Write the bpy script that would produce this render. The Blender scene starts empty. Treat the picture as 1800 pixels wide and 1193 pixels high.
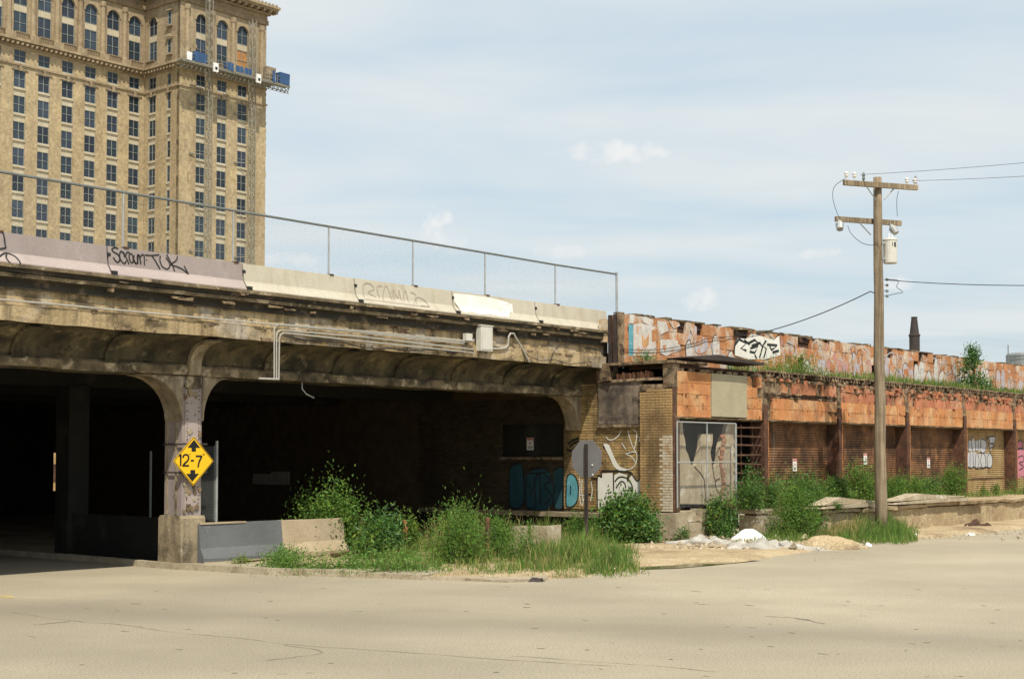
import bpy, bmesh, math, random
from mathutils import Vector, Matrix, noise
random.seed(7)
R = math.radians
scene = bpy.context.scene
C = scene.collection
# ---------------------------------------------------------------- camera, sky, sun, exposure
EYE = 2.4
cam_d = bpy.data.cameras.new('camera'); cam = bpy.data.objects.new('camera', cam_d); C.objects.link(cam)
cam.location = (0, 0, EYE); cam.rotation_euler = (R(92.4), 0, 0)
cam_d.sensor_width = 36; cam_d.lens = 50; cam_d.shift_y = .0548; cam_d.clip_end = 3000; cam_d.clip_start = .1
scene.camera = cam
scene.view_settings.view_transform = 'Standard'; scene.view_settings.look = 'None'
scene.view_settings.gamma = 1; scene.view_settings.exposure = 0.5; scene.view_settings.use_curve_mapping = False
SUN = Vector((.14, -.60, 1)).normalized()
sd = bpy.data.lights.new('sun', 'SUN'); sd.energy = 3.6; sd.angle = R(.5); sd.color = (1, .93, .8)
so = bpy.data.objects.new('sun', sd); C.objects.link(so); so.rotation_euler = SUN.to_track_quat('Z', 'Y').to_euler(); so.location = (0, 0, 60)
world = bpy.data.worlds.new('World'); scene.world = world; world.use_nodes = True
wt = world.node_tree; wn = wt.nodes; wl = wt.links; wn.clear()
def wnode(t, **k):
    n = wn.new(t)
    for a, b in k.items(): setattr(n, a, b)
    return n
out = wnode('ShaderNodeOutputWorld'); bgs = wnode('ShaderNodeBackground'); bgs.inputs[1].default_value = .125
sky = wnode('ShaderNodeTexSky', sky_type='NISHITA', sun_disc=False); sky.sun_elevation = math.asin(SUN.z); sky.sun_rotation = math.atan2(SUN.x, SUN.y)
sky.air_density = 1.3; sky.dust_density = 2.6; sky.ozone_density = 1.3
tc = wnode('ShaderNodeTexCoord')
sep = wnode('ShaderNodeSeparateXYZ'); wl.new(tc.outputs['Generated'], sep.inputs[0])
def wmath(op, a, b=None, clamp=False):
    n = wnode('ShaderNodeMath', operation=op, use_clamp=clamp)
    for i, x in enumerate((a, b)):
        if x is None: continue
        if isinstance(x, (int, float)): n.inputs[i].default_value = x
        else: wl.new(x, n.inputs[i])
    return n.outputs[0]
# high thin cloud: a plane of cloud seen in perspective
zz = wmath('ADD', wmath('ABSOLUTE', sep.outputs[2]), .12)
cmb = wnode('ShaderNodeCombineXYZ'); wl.new(wmath('DIVIDE', sep.outputs[0], zz), cmb.inputs[0]); wl.new(wmath('DIVIDE', sep.outputs[1], zz), cmb.inputs[1])
mp = wnode('ShaderNodeMapping'); mp.inputs['Rotation'].default_value = (0, 0, R(8)); mp.inputs['Scale'].default_value = (.8, 1.7, 1); mp.inputs['Location'].default_value = (3.1, 1.7, 0)
wl.new(cmb.outputs[0], mp.inputs[0])
nz = wnode('ShaderNodeTexNoise'); nz.inputs['Scale'].default_value = 1.15; nz.inputs['Detail'].default_value = 6; nz.inputs['Roughness'].default_value = .5; nz.inputs['Distortion'].default_value = .35
wl.new(mp.outputs[0], nz.inputs[0])
ramp = wnode('ShaderNodeMapRange'); ramp.inputs[1].default_value = .34; ramp.inputs[2].default_value = .66; ramp.inputs[3].default_value = .42; ramp.inputs[4].default_value = .98
wl.new(nz.outputs[0], ramp.inputs[0])
mixc = wnode('ShaderNodeMix', data_type='RGBA'); wl.new(ramp.outputs[0], mixc.inputs[0]); tint = wnode('ShaderNodeMix', data_type='RGBA'); tint.inputs[0].default_value = .6; wl.new(sky.outputs[0], tint.inputs[6]); tint.inputs[7].default_value = (2.2, 3.35, 4.3, 1); wl.new(tint.outputs[2], mixc.inputs[6]); mixc.inputs[7].default_value = (4.35, 4.62, 4.7, 1)
# small cumulus puffs low over the roofs
nz2 = wnode('ShaderNodeTexNoise'); nz2.inputs['Scale'].default_value = 75; nz2.inputs['Detail'].default_value = 8; wl.new(tc.outputs['Generated'], nz2.inputs[0])
last = mixc.outputs[2]
def puff(px, py, rx, ry, dens):
    global last
    x = (px-900)/2500; z = (800-py)/2500; L = math.sqrt(1+x*x+z*z)
    dx = wmath('DIVIDE', wmath('SUBTRACT', sep.outputs[0], x/L), rx/2500)
    dz = wmath('DIVIDE', wmath('SUBTRACT', sep.outputs[2], z/L), ry/2500)
    r = wmath('ADD', wmath('MULTIPLY', dx, dx), wmath('MULTIPLY', dz, dz))
    front = wmath('GREATER_THAN', sep.outputs[1], 0)
    m = wmath('SUBTRACT', wmath('ADD', wmath('SUBTRACT', 1, r), wmath('MULTIPLY', wmath('SUBTRACT', nz2.outputs[0], .5), 4.2)), .1)
    m = wmath('MULTIPLY', wmath('MULTIPLY', m, .85, True), wmath('MULTIPLY', front, dens))
    mx = wnode('ShaderNodeMix', data_type='RGBA'); wl.new(m, mx.inputs[0]); wl.new(last, mx.inputs[6]); mx.inputs[7].default_value = (5.4, 5.3, 5.15, 1); last = mx.outputs[2]
for a in ((1095, 262, 85, 22, .62), (768, 385, 26, 24, .8), (770, 425, 42, 20, .45), (1232, 525, 38, 22, .6), (1445, 443, 32, 12, .5), (1580, 495, 26, 16, .6), (990, 440, 50, 14, .35), (520, 460, 80, 16, .35)): puff(*a)
wl.new(last, bgs.inputs[0]); wl.new(bgs.outputs[0], out.inputs[0])

# ---------------------------------------------------------------- frame of the place: u along the viaduct, w away from the street, z up
TH = R(40); FD = Vector((math.sin(TH), math.cos(TH), 0)); FV = Vector((-math.cos(TH), math.sin(TH), 0)); FO = Vector((-7.0, 30.15, 0)); RZ = R(50)
def P3(u, w, z=0): return FO + FD*u + FV*w + Vector((0, 0, z))
def loc(X, Y): d = Vector((X, Y, 0))-FO; return d.dot(FD), d.dot(FV)
CU, CW = loc(0, 0)
PY0 = 596.5+.0548*1800; CP = math.cos(R(2.4)); SP = math.sin(R(2.4))
def ray(px, py):
    a = (px-900)/2500; b = -(py-PY0)/2500
    return Vector((a, CP-b*SP, SP+b*CP))
def onW(px, py, w):          # survey helper: where a sight line meets the plane w = const
    r = ray(px, py); t = (w-CW)/r.dot(FV); return CU+t*r.dot(FD), EYE+t*r.z
def onU(px, py, u):
    r = ray(px, py); t = (u-CU)/r.dot(FD); return CW+t*r.dot(FV), EYE+t*r.z
def onG(px, py, z=0):
    r = ray(px, py); t = (z-EYE)/r.z; return loc(r.x*t, r.y*t)

# ---------------------------------------------------------------- mesh helpers
ORG = {}
class MB:
    def __init__(s): s.v = []; s.f = []; s.mi = []
    def add(s, vs, fs, m=0):
        n = len(s.v); s.v += [tuple(p) for p in vs]
        for f in fs: s.f.append([n+i for i in f]); s.mi.append(m)
        return s
    def box(s, u0, u1, w0, w1, z0, z1, m=0, jit=0):
        j = lambda: random.uniform(-jit, jit) if jit else 0
        vs = [(x+j(), y+j(), z+j()) for z in (z0, z1) for y in (w0, w1) for x in (u0, u1)]
        return s.add(vs, [(0, 2, 3, 1), (4, 5, 7, 6), (0, 1, 5, 4), (2, 6, 7, 3), (0, 4, 6, 2), (1, 3, 7, 5)], m)
    def prof(s, pts, u0, u1, m=0, segs=1, wob=0, caps=True):      # pts (w,z) extruded along u
        n = len(pts); vs = []; fs = []
        for k in range(segs+1):
            u = u0+(u1-u0)*k/segs
            for i, (w, z) in enumerate(pts):
                a = wob*noise.noise(Vector((u*1.7, w*3+i*.37, z*3))) if wob else 0
                b = wob*noise.noise(Vector((u*1.9+40, w*3, z*3+i*.2))) if wob else 0
                vs.append((u, w+a, z+b))
        for k in range(segs):
            for i in range(n):
                j = (i+1) % n; fs.append((k*n+i, (k+1)*n+i, (k+1)*n+j, k*n+j))
        if caps: fs.append(tuple(range(n))); fs.append(tuple(segs*n+i for i in reversed(range(n))))
        return s.add(vs, fs, m)
    def poly(s, pts, w0, w1, m=0, plane='w'):                     # outline (u,z) extruded along w; plane 'u': outline (w,z) along u; 'z': (u,w) along z
        n = len(pts)
        def q(a, b, c): return {'w': (a, c, b), 'u': (c, a, b), 'z': (a, b, c)}[plane]
        vs = [q(a, b, w0) for a, b in pts]+[q(a, b, w1) for a, b in pts]
        fs = [tuple(range(n)), tuple(range(2*n-1, n-1, -1))]+[(i, i+n, (i+1) % n+n, (i+1) % n) for i in range(n)]
        return s.add(vs, fs, m)
    def flat(s, pts, m=0): return s.add(pts, [tuple(range(len(pts)))], m)
    def tube(s, path, r, n=6, m=0, r1=None, cap=True):
        path = [Vector(p) for p in path]; k = len(path); r1 = r if r1 is None else r1; vs = []; fs = []
        prev = None
        for i, p in enumerate(path):
            t = (path[min(i+1, k-1)]-path[max(i-1, 0)]).normalized()
            a = Vector((0, 0, 1)) if abs(t.z) < .9 else Vector((1, 0, 0))
            if prev is not None and abs(prev.dot(t)) < .95: a = prev
            x = (a-t*a.dot(t)).normalized(); y = t.cross(x); prev = x
            rr = r+(r1-r)*i/max(1, k-1)
            for j in range(n):
                an = 2*math.pi*j/n; vs.append(p+x*rr*math.cos(an)+y*rr*math.sin(an))
        for i in range(k-1):
            for j in range(n):
                q = (j+1) % n; fs.append((i*n+j, i*n+q, (i+1)*n+q, (i+1)*n+j))
        if cap: fs.append(tuple(reversed(range(n)))); fs.append(tuple((k-1)*n+j for j in range(n)))
        return s.add(vs, fs, m)
    def bar(s, a, b, t, m=0): return s.tube([a, b], t*.7, 4, m)
    def lathe(s, prof, c, n=12, m=0):
        vs = []; fs = []; k = len(prof)
        for r, z in prof:
            for j in range(n):
                an = 2*math.pi*j/n; vs.append((c[0]+r*math.cos(an), c[1]+r*math.sin(an), c[2]+z))
        for i in range(k-1):
            for j in range(n):
                q = (j+1) % n; fs.append((i*n+j, i*n+q, (i+1)*n+q, (i+1)*n+j))
        fs.append(tuple(reversed(range(n)))); fs.append(tuple((k-1)*n+j for j in range(n)))
        return s.add(vs, fs, m)
    def ribbon(s, pts, wd, plane, pos, m=0, smooth=True, taper=True):
        # a painted stroke lying on a wall. plane 'w': pts (u,z) at w = pos(u,z); plane 'u': pts (w,z) at u = pos
        if smooth and len(pts) > 2: pts = spline(pts, 5)
        k = len(pts); L = []; Rr = []
        for i, (a, b) in enumerate(pts):
            a0, b0 = pts[max(0, i-1)]; a1, b1 = pts[min(k-1, i+1)]
            dx, dy = a1-a0, b1-b0; l = math.hypot(dx, dy) or 1; nx, ny = -dy/l, dx/l
            h = wd/2*(.82+.3*abs(noise.noise(Vector((a*5, b*5, k*.1)))))
            L.append((a+nx*h, b+ny*h)); Rr.append((a-nx*h, b-ny*h))
        f = pos if callable(pos) else (lambda a, b: pos)
        q = (lambda a, b: (a, f(a, b), b)) if plane == 'w' else (lambda a, b: (f(a, b), a, b))
        vs = [q(*p) for p in L]+[q(*p) for p in Rr]
        return s.add(vs, [(i, i+1, k+i+1, k+i) for i in range(k-1)], m)
    def build(s, name, mat, parent=None, org=None, kind=None, label=None, smooth=False, free=False, raw=False):
        if raw: o0 = (0, 0, 0)
        elif parent is not None: o0 = ORG[parent.name]
        else: o0 = org or (0, 0, 0)
        me = bpy.data.meshes.new(name)
        me.from_pydata([(x-o0[0], y-o0[1], z-o0[2]) for x, y, z in s.v], [], s.f)
        for mt in (mat if isinstance(mat, (list, tuple)) else [mat]): me.materials.append(mt)
        if any(s.mi): me.polygons.foreach_set('material_index', s.mi)
        me.validate(); me.update()
        bm = bmesh.new(); bm.from_mesh(me)
        if len(bm.faces) < 60000 and not free: bmesh.ops.recalc_face_normals(bm, faces=bm.faces)
        bm.to_mesh(me); bm.free()
        if smooth:
            me.polygons.foreach_set('use_smooth', [True]*len(me.polygons))
        o = bpy.data.objects.new(name, me); C.objects.link(o); ORG[o.name] = ORG[parent.name] if (raw and parent is not None) else o0
        if parent is not None: o.parent = parent
        else: o.location = P3(*o0); o.rotation_euler = (0, 0, RZ)
        if kind: o['kind'] = kind
        if label: o['label'] = label
        return o
def spline(p, n):
    out = []; k = len(p)
    for i in range(k-1):
        a, b, c, d = p[max(0, i-1)], p[i], p[i+1], p[min(k-1, i+2)]
        for j in range(n):
            t = j/n; t2 = t*t; t3 = t2*t
            out.append(tuple(.5*((2*b[q])+(-a[q]+c[q])*t+(2*a[q]-5*b[q]+4*c[q]-d[q])*t2+(-a[q]+3*b[q]-3*c[q]+d[q])*t3) for q in range(len(b))))
    out.append(tuple(p[-1])); return out
def tag(o, label, cat, group=None):
    o['label'] = label; o['category'] = cat
    if group: o['group'] = group
    return o
def thing(name, label, cat, org, group=None, rot=None, local=False):
    o = bpy.data.objects.new(name, None); C.objects.link(o); o.empty_display_size = .2
    o.location = P3(*org); o.rotation_euler = (0, 0, RZ if rot is None else rot)
    ORG[o.name] = (0, 0, 0) if local else org
    return tag(o, label, cat, group)
def structure(o): o['kind'] = 'structure'; return o
def inst(src, parent, pos, rotz=0, scale=None, name=None):       # a copy of a part, sharing its mesh; pos in u,w,z
    o = src.copy(); C.objects.link(o); o.parent = parent; og = ORG[parent.name]
    o.location = (pos[0]-og[0], pos[1]-og[1], pos[2]-og[2]); o.rotation_euler = (0, 0, rotz)
    if scale: o.scale = scale
    ORG[o.name] = og
    return o

# ---------------------------------------------------------------- materials
def lin(c):
    return tuple(((x/255)/12.92 if x/255 <= .04045 else ((x/255+.055)/1.055)**2.4) for x in c)+(1,)
def M(name, c1, c2=None, sc=1.2, rough=.9, streak=None, spots=(), grain=.12, gsc=40, bump=.25, bsc=14, island=0, objr=0, metal=0, transl=0, spec=.3, vs=.1, det=5):
    m = bpy.data.materials.new(name); m.use_nodes = True; t = m.node_tree; n = t.nodes; l = t.links; n.clear()
    def nd(ty, **k):
        x = n.new(ty)
        for a, b in k.items(): setattr(x, a, b)
        return x
    geo = nd('ShaderNodeNewGeometry'); o = nd('ShaderNodeOutputMaterial'); b = nd('ShaderNodeBsdfPrincipled'); l.new(b.outputs[0], o.inputs[0])
    b.inputs['Roughness'].default_value = rough; b.inputs['Metallic'].default_value = metal; b.inputs['Specular IOR Level'].default_value = spec
    c1 = tuple(c1)+(1,) if len(c1) == 3 else c1; c2 = c1 if c2 is None else (tuple(c2)+(1,) if len(c2) == 3 else c2)
    def noi(scale, vec=(1, 1, 1), off=0, detail=det, ro=.6):
        mpp = nd('ShaderNodeMapping'); mpp.inputs['Scale'].default_value = vec; mpp.inputs['Location'].default_value = (off, off*.7, off*.3)
        l.new(geo.outputs['Position'], mpp.inputs[0]); x = nd('ShaderNodeTexNoise'); x.inputs['Scale'].default_value = scale; x.inputs['Detail'].default_value = detail; x.inputs['Roughness'].default_value = ro
        l.new(mpp.outputs[0], x.inputs[0]); return x.outputs[0]
    def rng(x, lo, hi, a=0, bb=1):
        r = nd('ShaderNodeMapRange'); l.new(x, r.inputs[0])
        for i, v in enumerate((lo, hi, a, bb)): r.inputs[i+1].default_value = v
        return r.outputs[0]
    def mix(f, x, y, bt='MIX'):
        k = nd('ShaderNodeMix', data_type='RGBA', blend_type=bt)
        if isinstance(f, (int, float)): k.inputs[0].default_value = f
        else: l.new(f, k.inputs[0])
        for i, v in ((6, x), (7, y)):
            if isinstance(v, tuple): k.inputs[i].default_value = v if len(v) == 4 else v+(1,)
            else: l.new(v, k.inputs[i])
        return k.outputs[2]
    col = mix(rng(noi(sc), .35, .65), c1, c2)
    for sp in spots:          # colour, threshold, scale, softness, amount[, stretch]
        cc, th, s2, soft, am = sp[:5]; vec = sp[5] if len(sp) > 5 else (1, 1, 1)
        col = mix(rng(noi(s2, vec, off=th*37+s2), th-soft, th+soft, 0, am), col, tuple(cc))
    if streak:                # colour, amount, scale[, threshold]
        cc, am, s2 = streak[:3]; th = streak[3] if len(streak) > 3 else .5
        col = mix(rng(noi(s2, (1, 1, vs), off=5), th-.08, th+.12, 0, am), col, tuple(cc))
    if island or objr:
        if island: rv = geo.outputs['Random Per Island']
        else: rv = nd('ShaderNodeObjectInfo').outputs['Random']
        am = island or objr
        h = nd('ShaderNodeHueSaturation'); l.new(col, h.inputs['Color'])
        l.new(rng(rv, 0, 1, 1-am, 1+am), h.inputs['Value'])
        w2 = nd('ShaderNodeTexWhiteNoise', noise_dimensions='1D'); l.new(rv, w2.inputs['W']); l.new(rng(w2.outputs[0], 0, 1, .5-am*.045, .5+am*.045), h.inputs['Hue'])
        col = h.outputs[0]
    if grain:
        col = mix(1.0, col, mixv(nd, l, rng(noi(gsc, detail=3), .3, .7, 1-grain, 1+grain)), 'MULTIPLY')
    l.new(col, b.inputs['Base Color'])
    if bump:
        bp = nd('ShaderNodeBump'); bp.inputs['Strength'].default_value = bump; bp.inputs['Distance'].default_value = .03; l.new(noi(bsc, off=2), bp.inputs['Height']); l.new(bp.outputs[0], b.inputs['Normal'])
    if transl:
        tr = nd('ShaderNodeBsdfTranslucent'); l.new(col, tr.inputs[0]); ms = nd('ShaderNodeMixShader'); ms.inputs[0].default_value = transl
        l.new(b.outputs[0], ms.inputs[1]); l.new(tr.outputs[0], ms.inputs[2]); l.new(ms.outputs[0], o.inputs[0])
    return m
def mixv(nd, l, v):
    c = nd('ShaderNodeCombineColor')
    for i in range(3): l.new(v, c.inputs[i])
    return c.outputs[0]

BLK = (.012, .012, .012)
m_conc = M('weathered_concrete', (.36, .29, .19), (.25, .2, .13), 1.1, spots=(((.07, .055, .035), .6, 1.9, .1, .8), ((.5, .43, .32), .62, 3.3, .05, .6)), streak=((.06, .05, .035), .7, 3.2, .55), grain=.25, bump=.5)
m_fascia = M('pale_fascia_concrete', (.5, .385, .225), (.38, .285, .155), .8, spots=(((.07, .052, .03), .57, 1.5, .07, .85, (1, 1, 2.2)), ((.56, .5, .42), .6, .9, .06, .75), ((.36, .19, .07), .66, 2.2, .04, .6), ((.05, .038, .025), .66, 5, .03, .8)), streak=((.08, .06, .035), .65, 3.5, .53), grain=.25, bump=.5)
m_cove = M('dark_cove_concrete', (.15, .12, .065), (.07, .058, .034), .9, spots=(((.02, .019, .012), .53, 1.3, .07, .9), ((.34, .27, .16), .64, 1.9, .05, .7), ((.03, .028, .018), .62, 4, .04, .8)), streak=((.04, .034, .022), .7, 3, .52), grain=.3, bump=.6)  # dark mottled concrete of the cove and its brackets
m_ledge = M('dark_ledge_concrete', (.24, .185, .11), (.13, .1, .06), 2.2, spots=(((.03, .026, .018), .55, 2.5, .1, .8), ((.46, .37, .25), .6, 2.4, .04, .8)), grain=.3, bump=.6)
m_lipshade = M('lip_shade_black', (.05, .042, .03), (.028, .025, .019), 2, spots=(((.16, .12, .075), .62, 2.3, .06, .7),), grain=.3, bump=.6)
m_inner = M('soot_and_shade_concrete', (.022, .021, .017), (.013, .013, .011), .8, spots=(((.06, .055, .045), .64, .9, .07, .6),), grain=.3)  # soot tone darkened further to paint in shade under bridge and indoors
m_mauve = M('mauve_painted_concrete', (.31, .26, .245), (.27, .225, .21), .9, spots=(((.42, .36, .33), .63, 2, .06, .5),), streak=((.2, .16, .15), .35, 3, .57), grain=.12, bump=.15)
m_wornw = M('worn_white_graffiti_paint', (.62, .59, .54), (.5, .46, .42), 5, spots=(((.52, .27, .14), .6, 3.4, .04, .9), ((.4, .46, .47), .66, 2.3, .03, .7), ((.12, .07, .05), .67, 8, .03, .8)), grain=.2, bump=.2)
m_lilacp = M('faded_lilac_spray_paint', (.5, .47, .48), (.4, .36, .38), 5, spots=(((.52, .27, .14), .53, 3.1, .04, .95),), grain=.2, bump=.2)
m_rosep = M('faded_rose_spray_paint', (.55, .3, .26), (.45, .2, .17), 5, spots=(((.52, .27, .14), .55, 3.1, .04, .95),), grain=.2, bump=.2)
m_tiler = M('reddish_terracotta_tile', (.46, .19, .1), (.34, .13, .065), 1.7, spots=(((.5, .32, .2), .6, 2.2, .06, .7), ((.1, .05, .035), .6, 3, .05, .8)), objr=.14, grain=.25, bump=.6)
m_mauve2 = M('pale_mauve_paint_and_lit_slope', (.4, .335, .31), (.35, .29, .27), .9, spots=(((.3, .25, .2), .62, 2, .06, .5),), grain=.12, bump=.15)
m_cream = M('cream_concrete_barrier', (.49, .45, .365), (.44, .4, .315), .9, spots=(((.3, .25, .16), .66, 2.4, .06, .5),), streak=((.3, .25, .17), .45, 3, .56), grain=.12, bump=.15)
m_whitep = M('white_paint', (.78, .76, .7), (.7, .68, .6), 2, spots=(((.5, .45, .35), .68, 4, .03, .7),), grain=.08, bump=.1)
m_blackp = M('black_spray_paint', (.016, .016, .016), (.03, .03, .03), 5, rough=.6, grain=.2, bump=0)
m_brownp = M('brown_spray_paint', (.07, .035, .025), None, 5, rough=.6, grain=.2, bump=0)
m_faintp = M('faint_grey_spray_paint', (.36, .31, .25), None, 5, rough=.8, grain=.2, bump=0)
m_chrome = M('silver_spray_paint', (.5, .49, .5), (.4, .4, .42), 4, rough=.6, spots=(((.32, .2, .1), .66, 9, .04, .7),), grain=.15, bump=0)
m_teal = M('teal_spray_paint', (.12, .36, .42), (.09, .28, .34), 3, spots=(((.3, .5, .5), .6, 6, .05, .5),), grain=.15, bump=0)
m_pinkp = M('pink_spray_paint', (.5, .2, .25), (.42, .15, .2), 3, grain=.15, bump=0)
m_galv = M('galvanised_steel', (.42, .43, .42), (.33, .34, .33), 6, rough=.55, metal=.3, grain=.1, bump=0)
m_galvd = M('dull_grey_steel', (.2, .21, .2), (.16, .17, .16), 6, rough=.6, metal=.3, grain=.1, bump=0)
m_conduit = M('grey_conduit', (.42, .4, .35), (.34, .32, .28), 6, rough=.6, grain=.1, bump=0)
m_boxm = M('pale_enamel_box', (.62, .6, .54), (.56, .54, .48), 4, rough=.5, streak=((.3, .2, .12), .3, 6, .6), grain=.05, bump=0)
m_rust = M('rusty_steel', (.13, .06, .035), (.075, .038, .026), 3, rough=.85, spots=(((.26, .13, .06), .62, 5, .06, .6), ((.04, .022, .015), .6, 3, .06, .7)), streak=((.05, .028, .02), .5, 5, .52), grain=.3, bump=.5)
m_rustlt = M('orange_rust_and_lit_edge', (.45, .2, .085), (.3, .12, .05), 4, rough=.8, spots=(((.08, .035, .02), .62, 5, .05, .7),), grain=.25, bump=.3)
m_door = M('rusted_roll_up_door', (.3, .15, .07), (.17, .085, .042), 1.6, rough=.8, spots=(((.05, .028, .018), .52, 1.1, .1, .8), ((.42, .2, .08), .62, 2.4, .06, .7), ((.03, .018, .014), .6, 5, .06, .6, (1, 1, .4))), grain=.25, bump=.3)
m_doort = M('tan_roll_up_door', (.42, .3, .15), (.33, .22, .1), 1.6, rough=.8, spots=(((.14, .06, .03), .62, 3, .06, .7),), grain=.2, bump=.2)
m_tile = M('terracotta_tile', (.53, .24, .095), (.45, .185, .07), 1.3, spots=(((.58, .39, .21), .57, 1.6, .09, .75), ((.2, .075, .04), .63, 3, .05, .7), ((.06, .04, .03), .7, 7, .02, .9)), streak=((.2, .1, .06), .4, 4, .56), objr=.11, grain=.25, bump=.5)
m_tilep = M('painted_terracotta_tile', (.5, .235, .1), (.42, .17, .07), 2.3, spots=(((.6, .54, .44), .53, 1.9, .06, .8), ((.44, .42, .42), .64, 3.6, .04, .5), ((.3, .44, .46), .69, 1.9, .02, .7), ((.55, .28, .13), .62, 2.6, .05, .85), ((.3, .07, .05), .72, 3, .02, .8), ((.05, .03, .02), .69, 6, .02, .9)), streak=((.25, .13, .08), .5, 4, .54), objr=.08, grain=.25, bump=.5)
m_mortar = M('dirty_mortar_rubble', (.3, .23, .14), (.16, .1, .06), 5, spots=(((.04, .03, .02), .55, 4, .06, .8),), grain=.3, bump=.9)
m_darkcore = M('dark_exposed_core', (.1, .05, .03), (.045, .028, .02), 4, grain=.3, bump=.8)
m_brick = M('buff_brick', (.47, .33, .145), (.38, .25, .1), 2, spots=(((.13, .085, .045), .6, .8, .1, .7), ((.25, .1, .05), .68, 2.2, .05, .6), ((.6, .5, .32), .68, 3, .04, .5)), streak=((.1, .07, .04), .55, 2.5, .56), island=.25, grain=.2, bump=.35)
m_brickshade = M('shaded_buff_brick', (.085, .062, .034), (.05, .037, .022), 1.4, spots=(((.04, .032, .02), .52, .7, .12, .8),), island=.25, grain=.2, bump=.35)  # darker copy of the brick, underpass shade put into its colour
m_teald = M('shaded_teal_spray_paint', (.03, .085, .105), (.02, .065, .085), 3, grain=.2, bump=0)  # teal darkened in colour for the shade under the bridge
m_brickw = M('whitewashed_brick', (.6, .55, .44), (.5, .4, .27), 6, spots=(((.4, .26, .12), .58, 4, .06, .8),), island=.12, grain=.2, bump=.35)
m_brickj = M('dark_brick_joint', (.11, .075, .04), (.07, .05, .03), 3, grain=.2, bump=.4)
m_redbrick = M('broken_red_brick', (.4, .2, .12), (.28, .13, .08), 4, island=.25, grain=.2, bump=.5)
m_wood = M('weathered_pole_wood', (.34, .265, .18), (.24, .185, .12), 2, streak=((.09, .065, .04), .7, 14, .5), vs=.04, grain=.2, gsc=80, bump=.5, bsc=30)
m_board = M('scorched_plywood', (.26, .2, .15), (.1, .078, .06), 1.2, spots=(((.04, .035, .032), .53, 2.2, .1, .8, (1, 1, 1.6)), ((.3, .24, .18), .63, 3, .05, .6)), streak=((.05, .04, .03), .4, 5, .55), grain=.15, bump=.2)
m_panel = M('grey_cement_panel', (.4, .35, .24), (.34, .3, .2), 2, spots=(((.22, .17, .1), .66, 5, .04, .5),), grain=.15, bump=.25)
m_slabwhite = M('broken_plaster_concrete', (.44, .37, .26), (.32, .26, .17), 2.2, spots=(((.2, .15, .1), .63, 3, .06, .6), ((.62, .6, .54), .62, 4, .05, .6)), streak=((.2, .15, .1), .4, 4, .58), grain=.2, bump=.5)
m_greyp = M('grey_painted_concrete', (.135, .14, .145), (.11, .115, .12), 1.5, spots=(((.33, .3, .25), .7, 6, .03, .7),), grain=.15, bump=.25)
m_beigeb = M('beige_road_barrier', (.42, .34, .23), (.35, .28, .185), 2, spots=(((.25, .18, .11), .65, 3, .06, .5),), grain=.2, bump=.3)
m_kerb = M('worn_kerb_concrete', (.38, .33, .24), (.28, .23, .155), 2.2, spots=(((.16, .12, .08), .62, 4, .06, .6),), grain=.25, bump=.4)
m_road = M('sun_bleached_asphalt', (.37, .318, .228), (.325, .278, .196), .3, rough=.85, spots=(((.2, .172, .123), .56, .17, .14, .35, (.7, 1.2, 1)), ((.41, .36, .26), .62, .4, .1, .3, (.7, 1, 1)), ((.17, .14, .1), .7, 2.4, .05, .35), ((.46, .42, .34), .64, 70, .05, .4), ((.2, .175, .13), .64, 55, .05, .45), ((.22, .19, .14), .55, .09, .1, .55), ((.25, .22, .165), .6, 5, .08, .12)), grain=.34, gsc=36, bump=.08, bsc=60)
# a broad darker arc polished by turning tyres
def _arc():
    q = [loc(*(lambda r: (r.x*(-EYE/r.z), r.y*(-EYE/r.z)))(ray(*p))) for p in ((300, 1078), (1000, 1100), (1750, 1128))]
    q = [P3(a, b).xy for a, b in q]; (ax, ay), (bx, by), (cx, cy) = q; d = 2*(ax*(by-cy)+bx*(cy-ay)+cx*(ay-by))
    ux = ((ax*ax+ay*ay)*(by-cy)+(bx*bx+by*by)*(cy-ay)+(cx*cx+cy*cy)*(ay-by))/d; uy = ((ax*ax+ay*ay)*(cx-bx)+(bx*bx+by*by)*(ax-cx)+(cx*cx+cy*cy)*(bx-ax))/d
    rad = math.hypot(ax-ux, ay-uy); t = m_road.node_tree; n = t.nodes; l = t.links; b = [x for x in n if x.type == 'BSDF_PRINCIPLED'][0]; src = b.inputs['Base Color'].links[0].from_socket
    g = n.new('ShaderNodeNewGeometry'); vm = n.new('ShaderNodeVectorMath'); vm.operation = 'DISTANCE'; l.new(g.outputs['Position'], vm.inputs[0]); vm.inputs[1].default_value = (ux, uy, 0)
    nz_ = n.new('ShaderNodeTexNoise'); nz_.inputs['Scale'].default_value = .35; nz_.inputs['Detail'].default_value = 5; l.new(g.outputs['Position'], nz_.inputs[0])
    def mth(op, a, b_=None, c=False):
        k = n.new('ShaderNodeMath'); k.operation = op; k.use_clamp = c
        for i, x in enumerate((a, b_)):
            if x is None: continue
            if isinstance(x, (int, float)): k.inputs[i].default_value = x
            else: l.new(x, k.inputs[i])
        return k.outputs[0]
    for off, wd, am in ((0, 1.5, .42), (-4.2, 1.2, .16), (3.9, .8, .1)):
        e = mth('ABSOLUTE', mth('ADD', mth('SUBTRACT', vm.outputs['Value'], rad+off), mth('MULTIPLY', mth('SUBTRACT', nz_.outputs[0], .5), 2.4)))
        f = mth('MULTIPLY', mth('SUBTRACT', 1.15, mth('DIVIDE', e, wd), True), am)
        mx = n.new('ShaderNodeMix'); mx.data_type = 'RGBA'; l.new(f, mx.inputs[0]); l.new(src, mx.inputs[6]); mx.inputs[7].default_value = (.16, .14, .108, 1); src = mx.outputs[2]
    l.new(src, b.inputs['Base Color'])
_arc()
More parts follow.
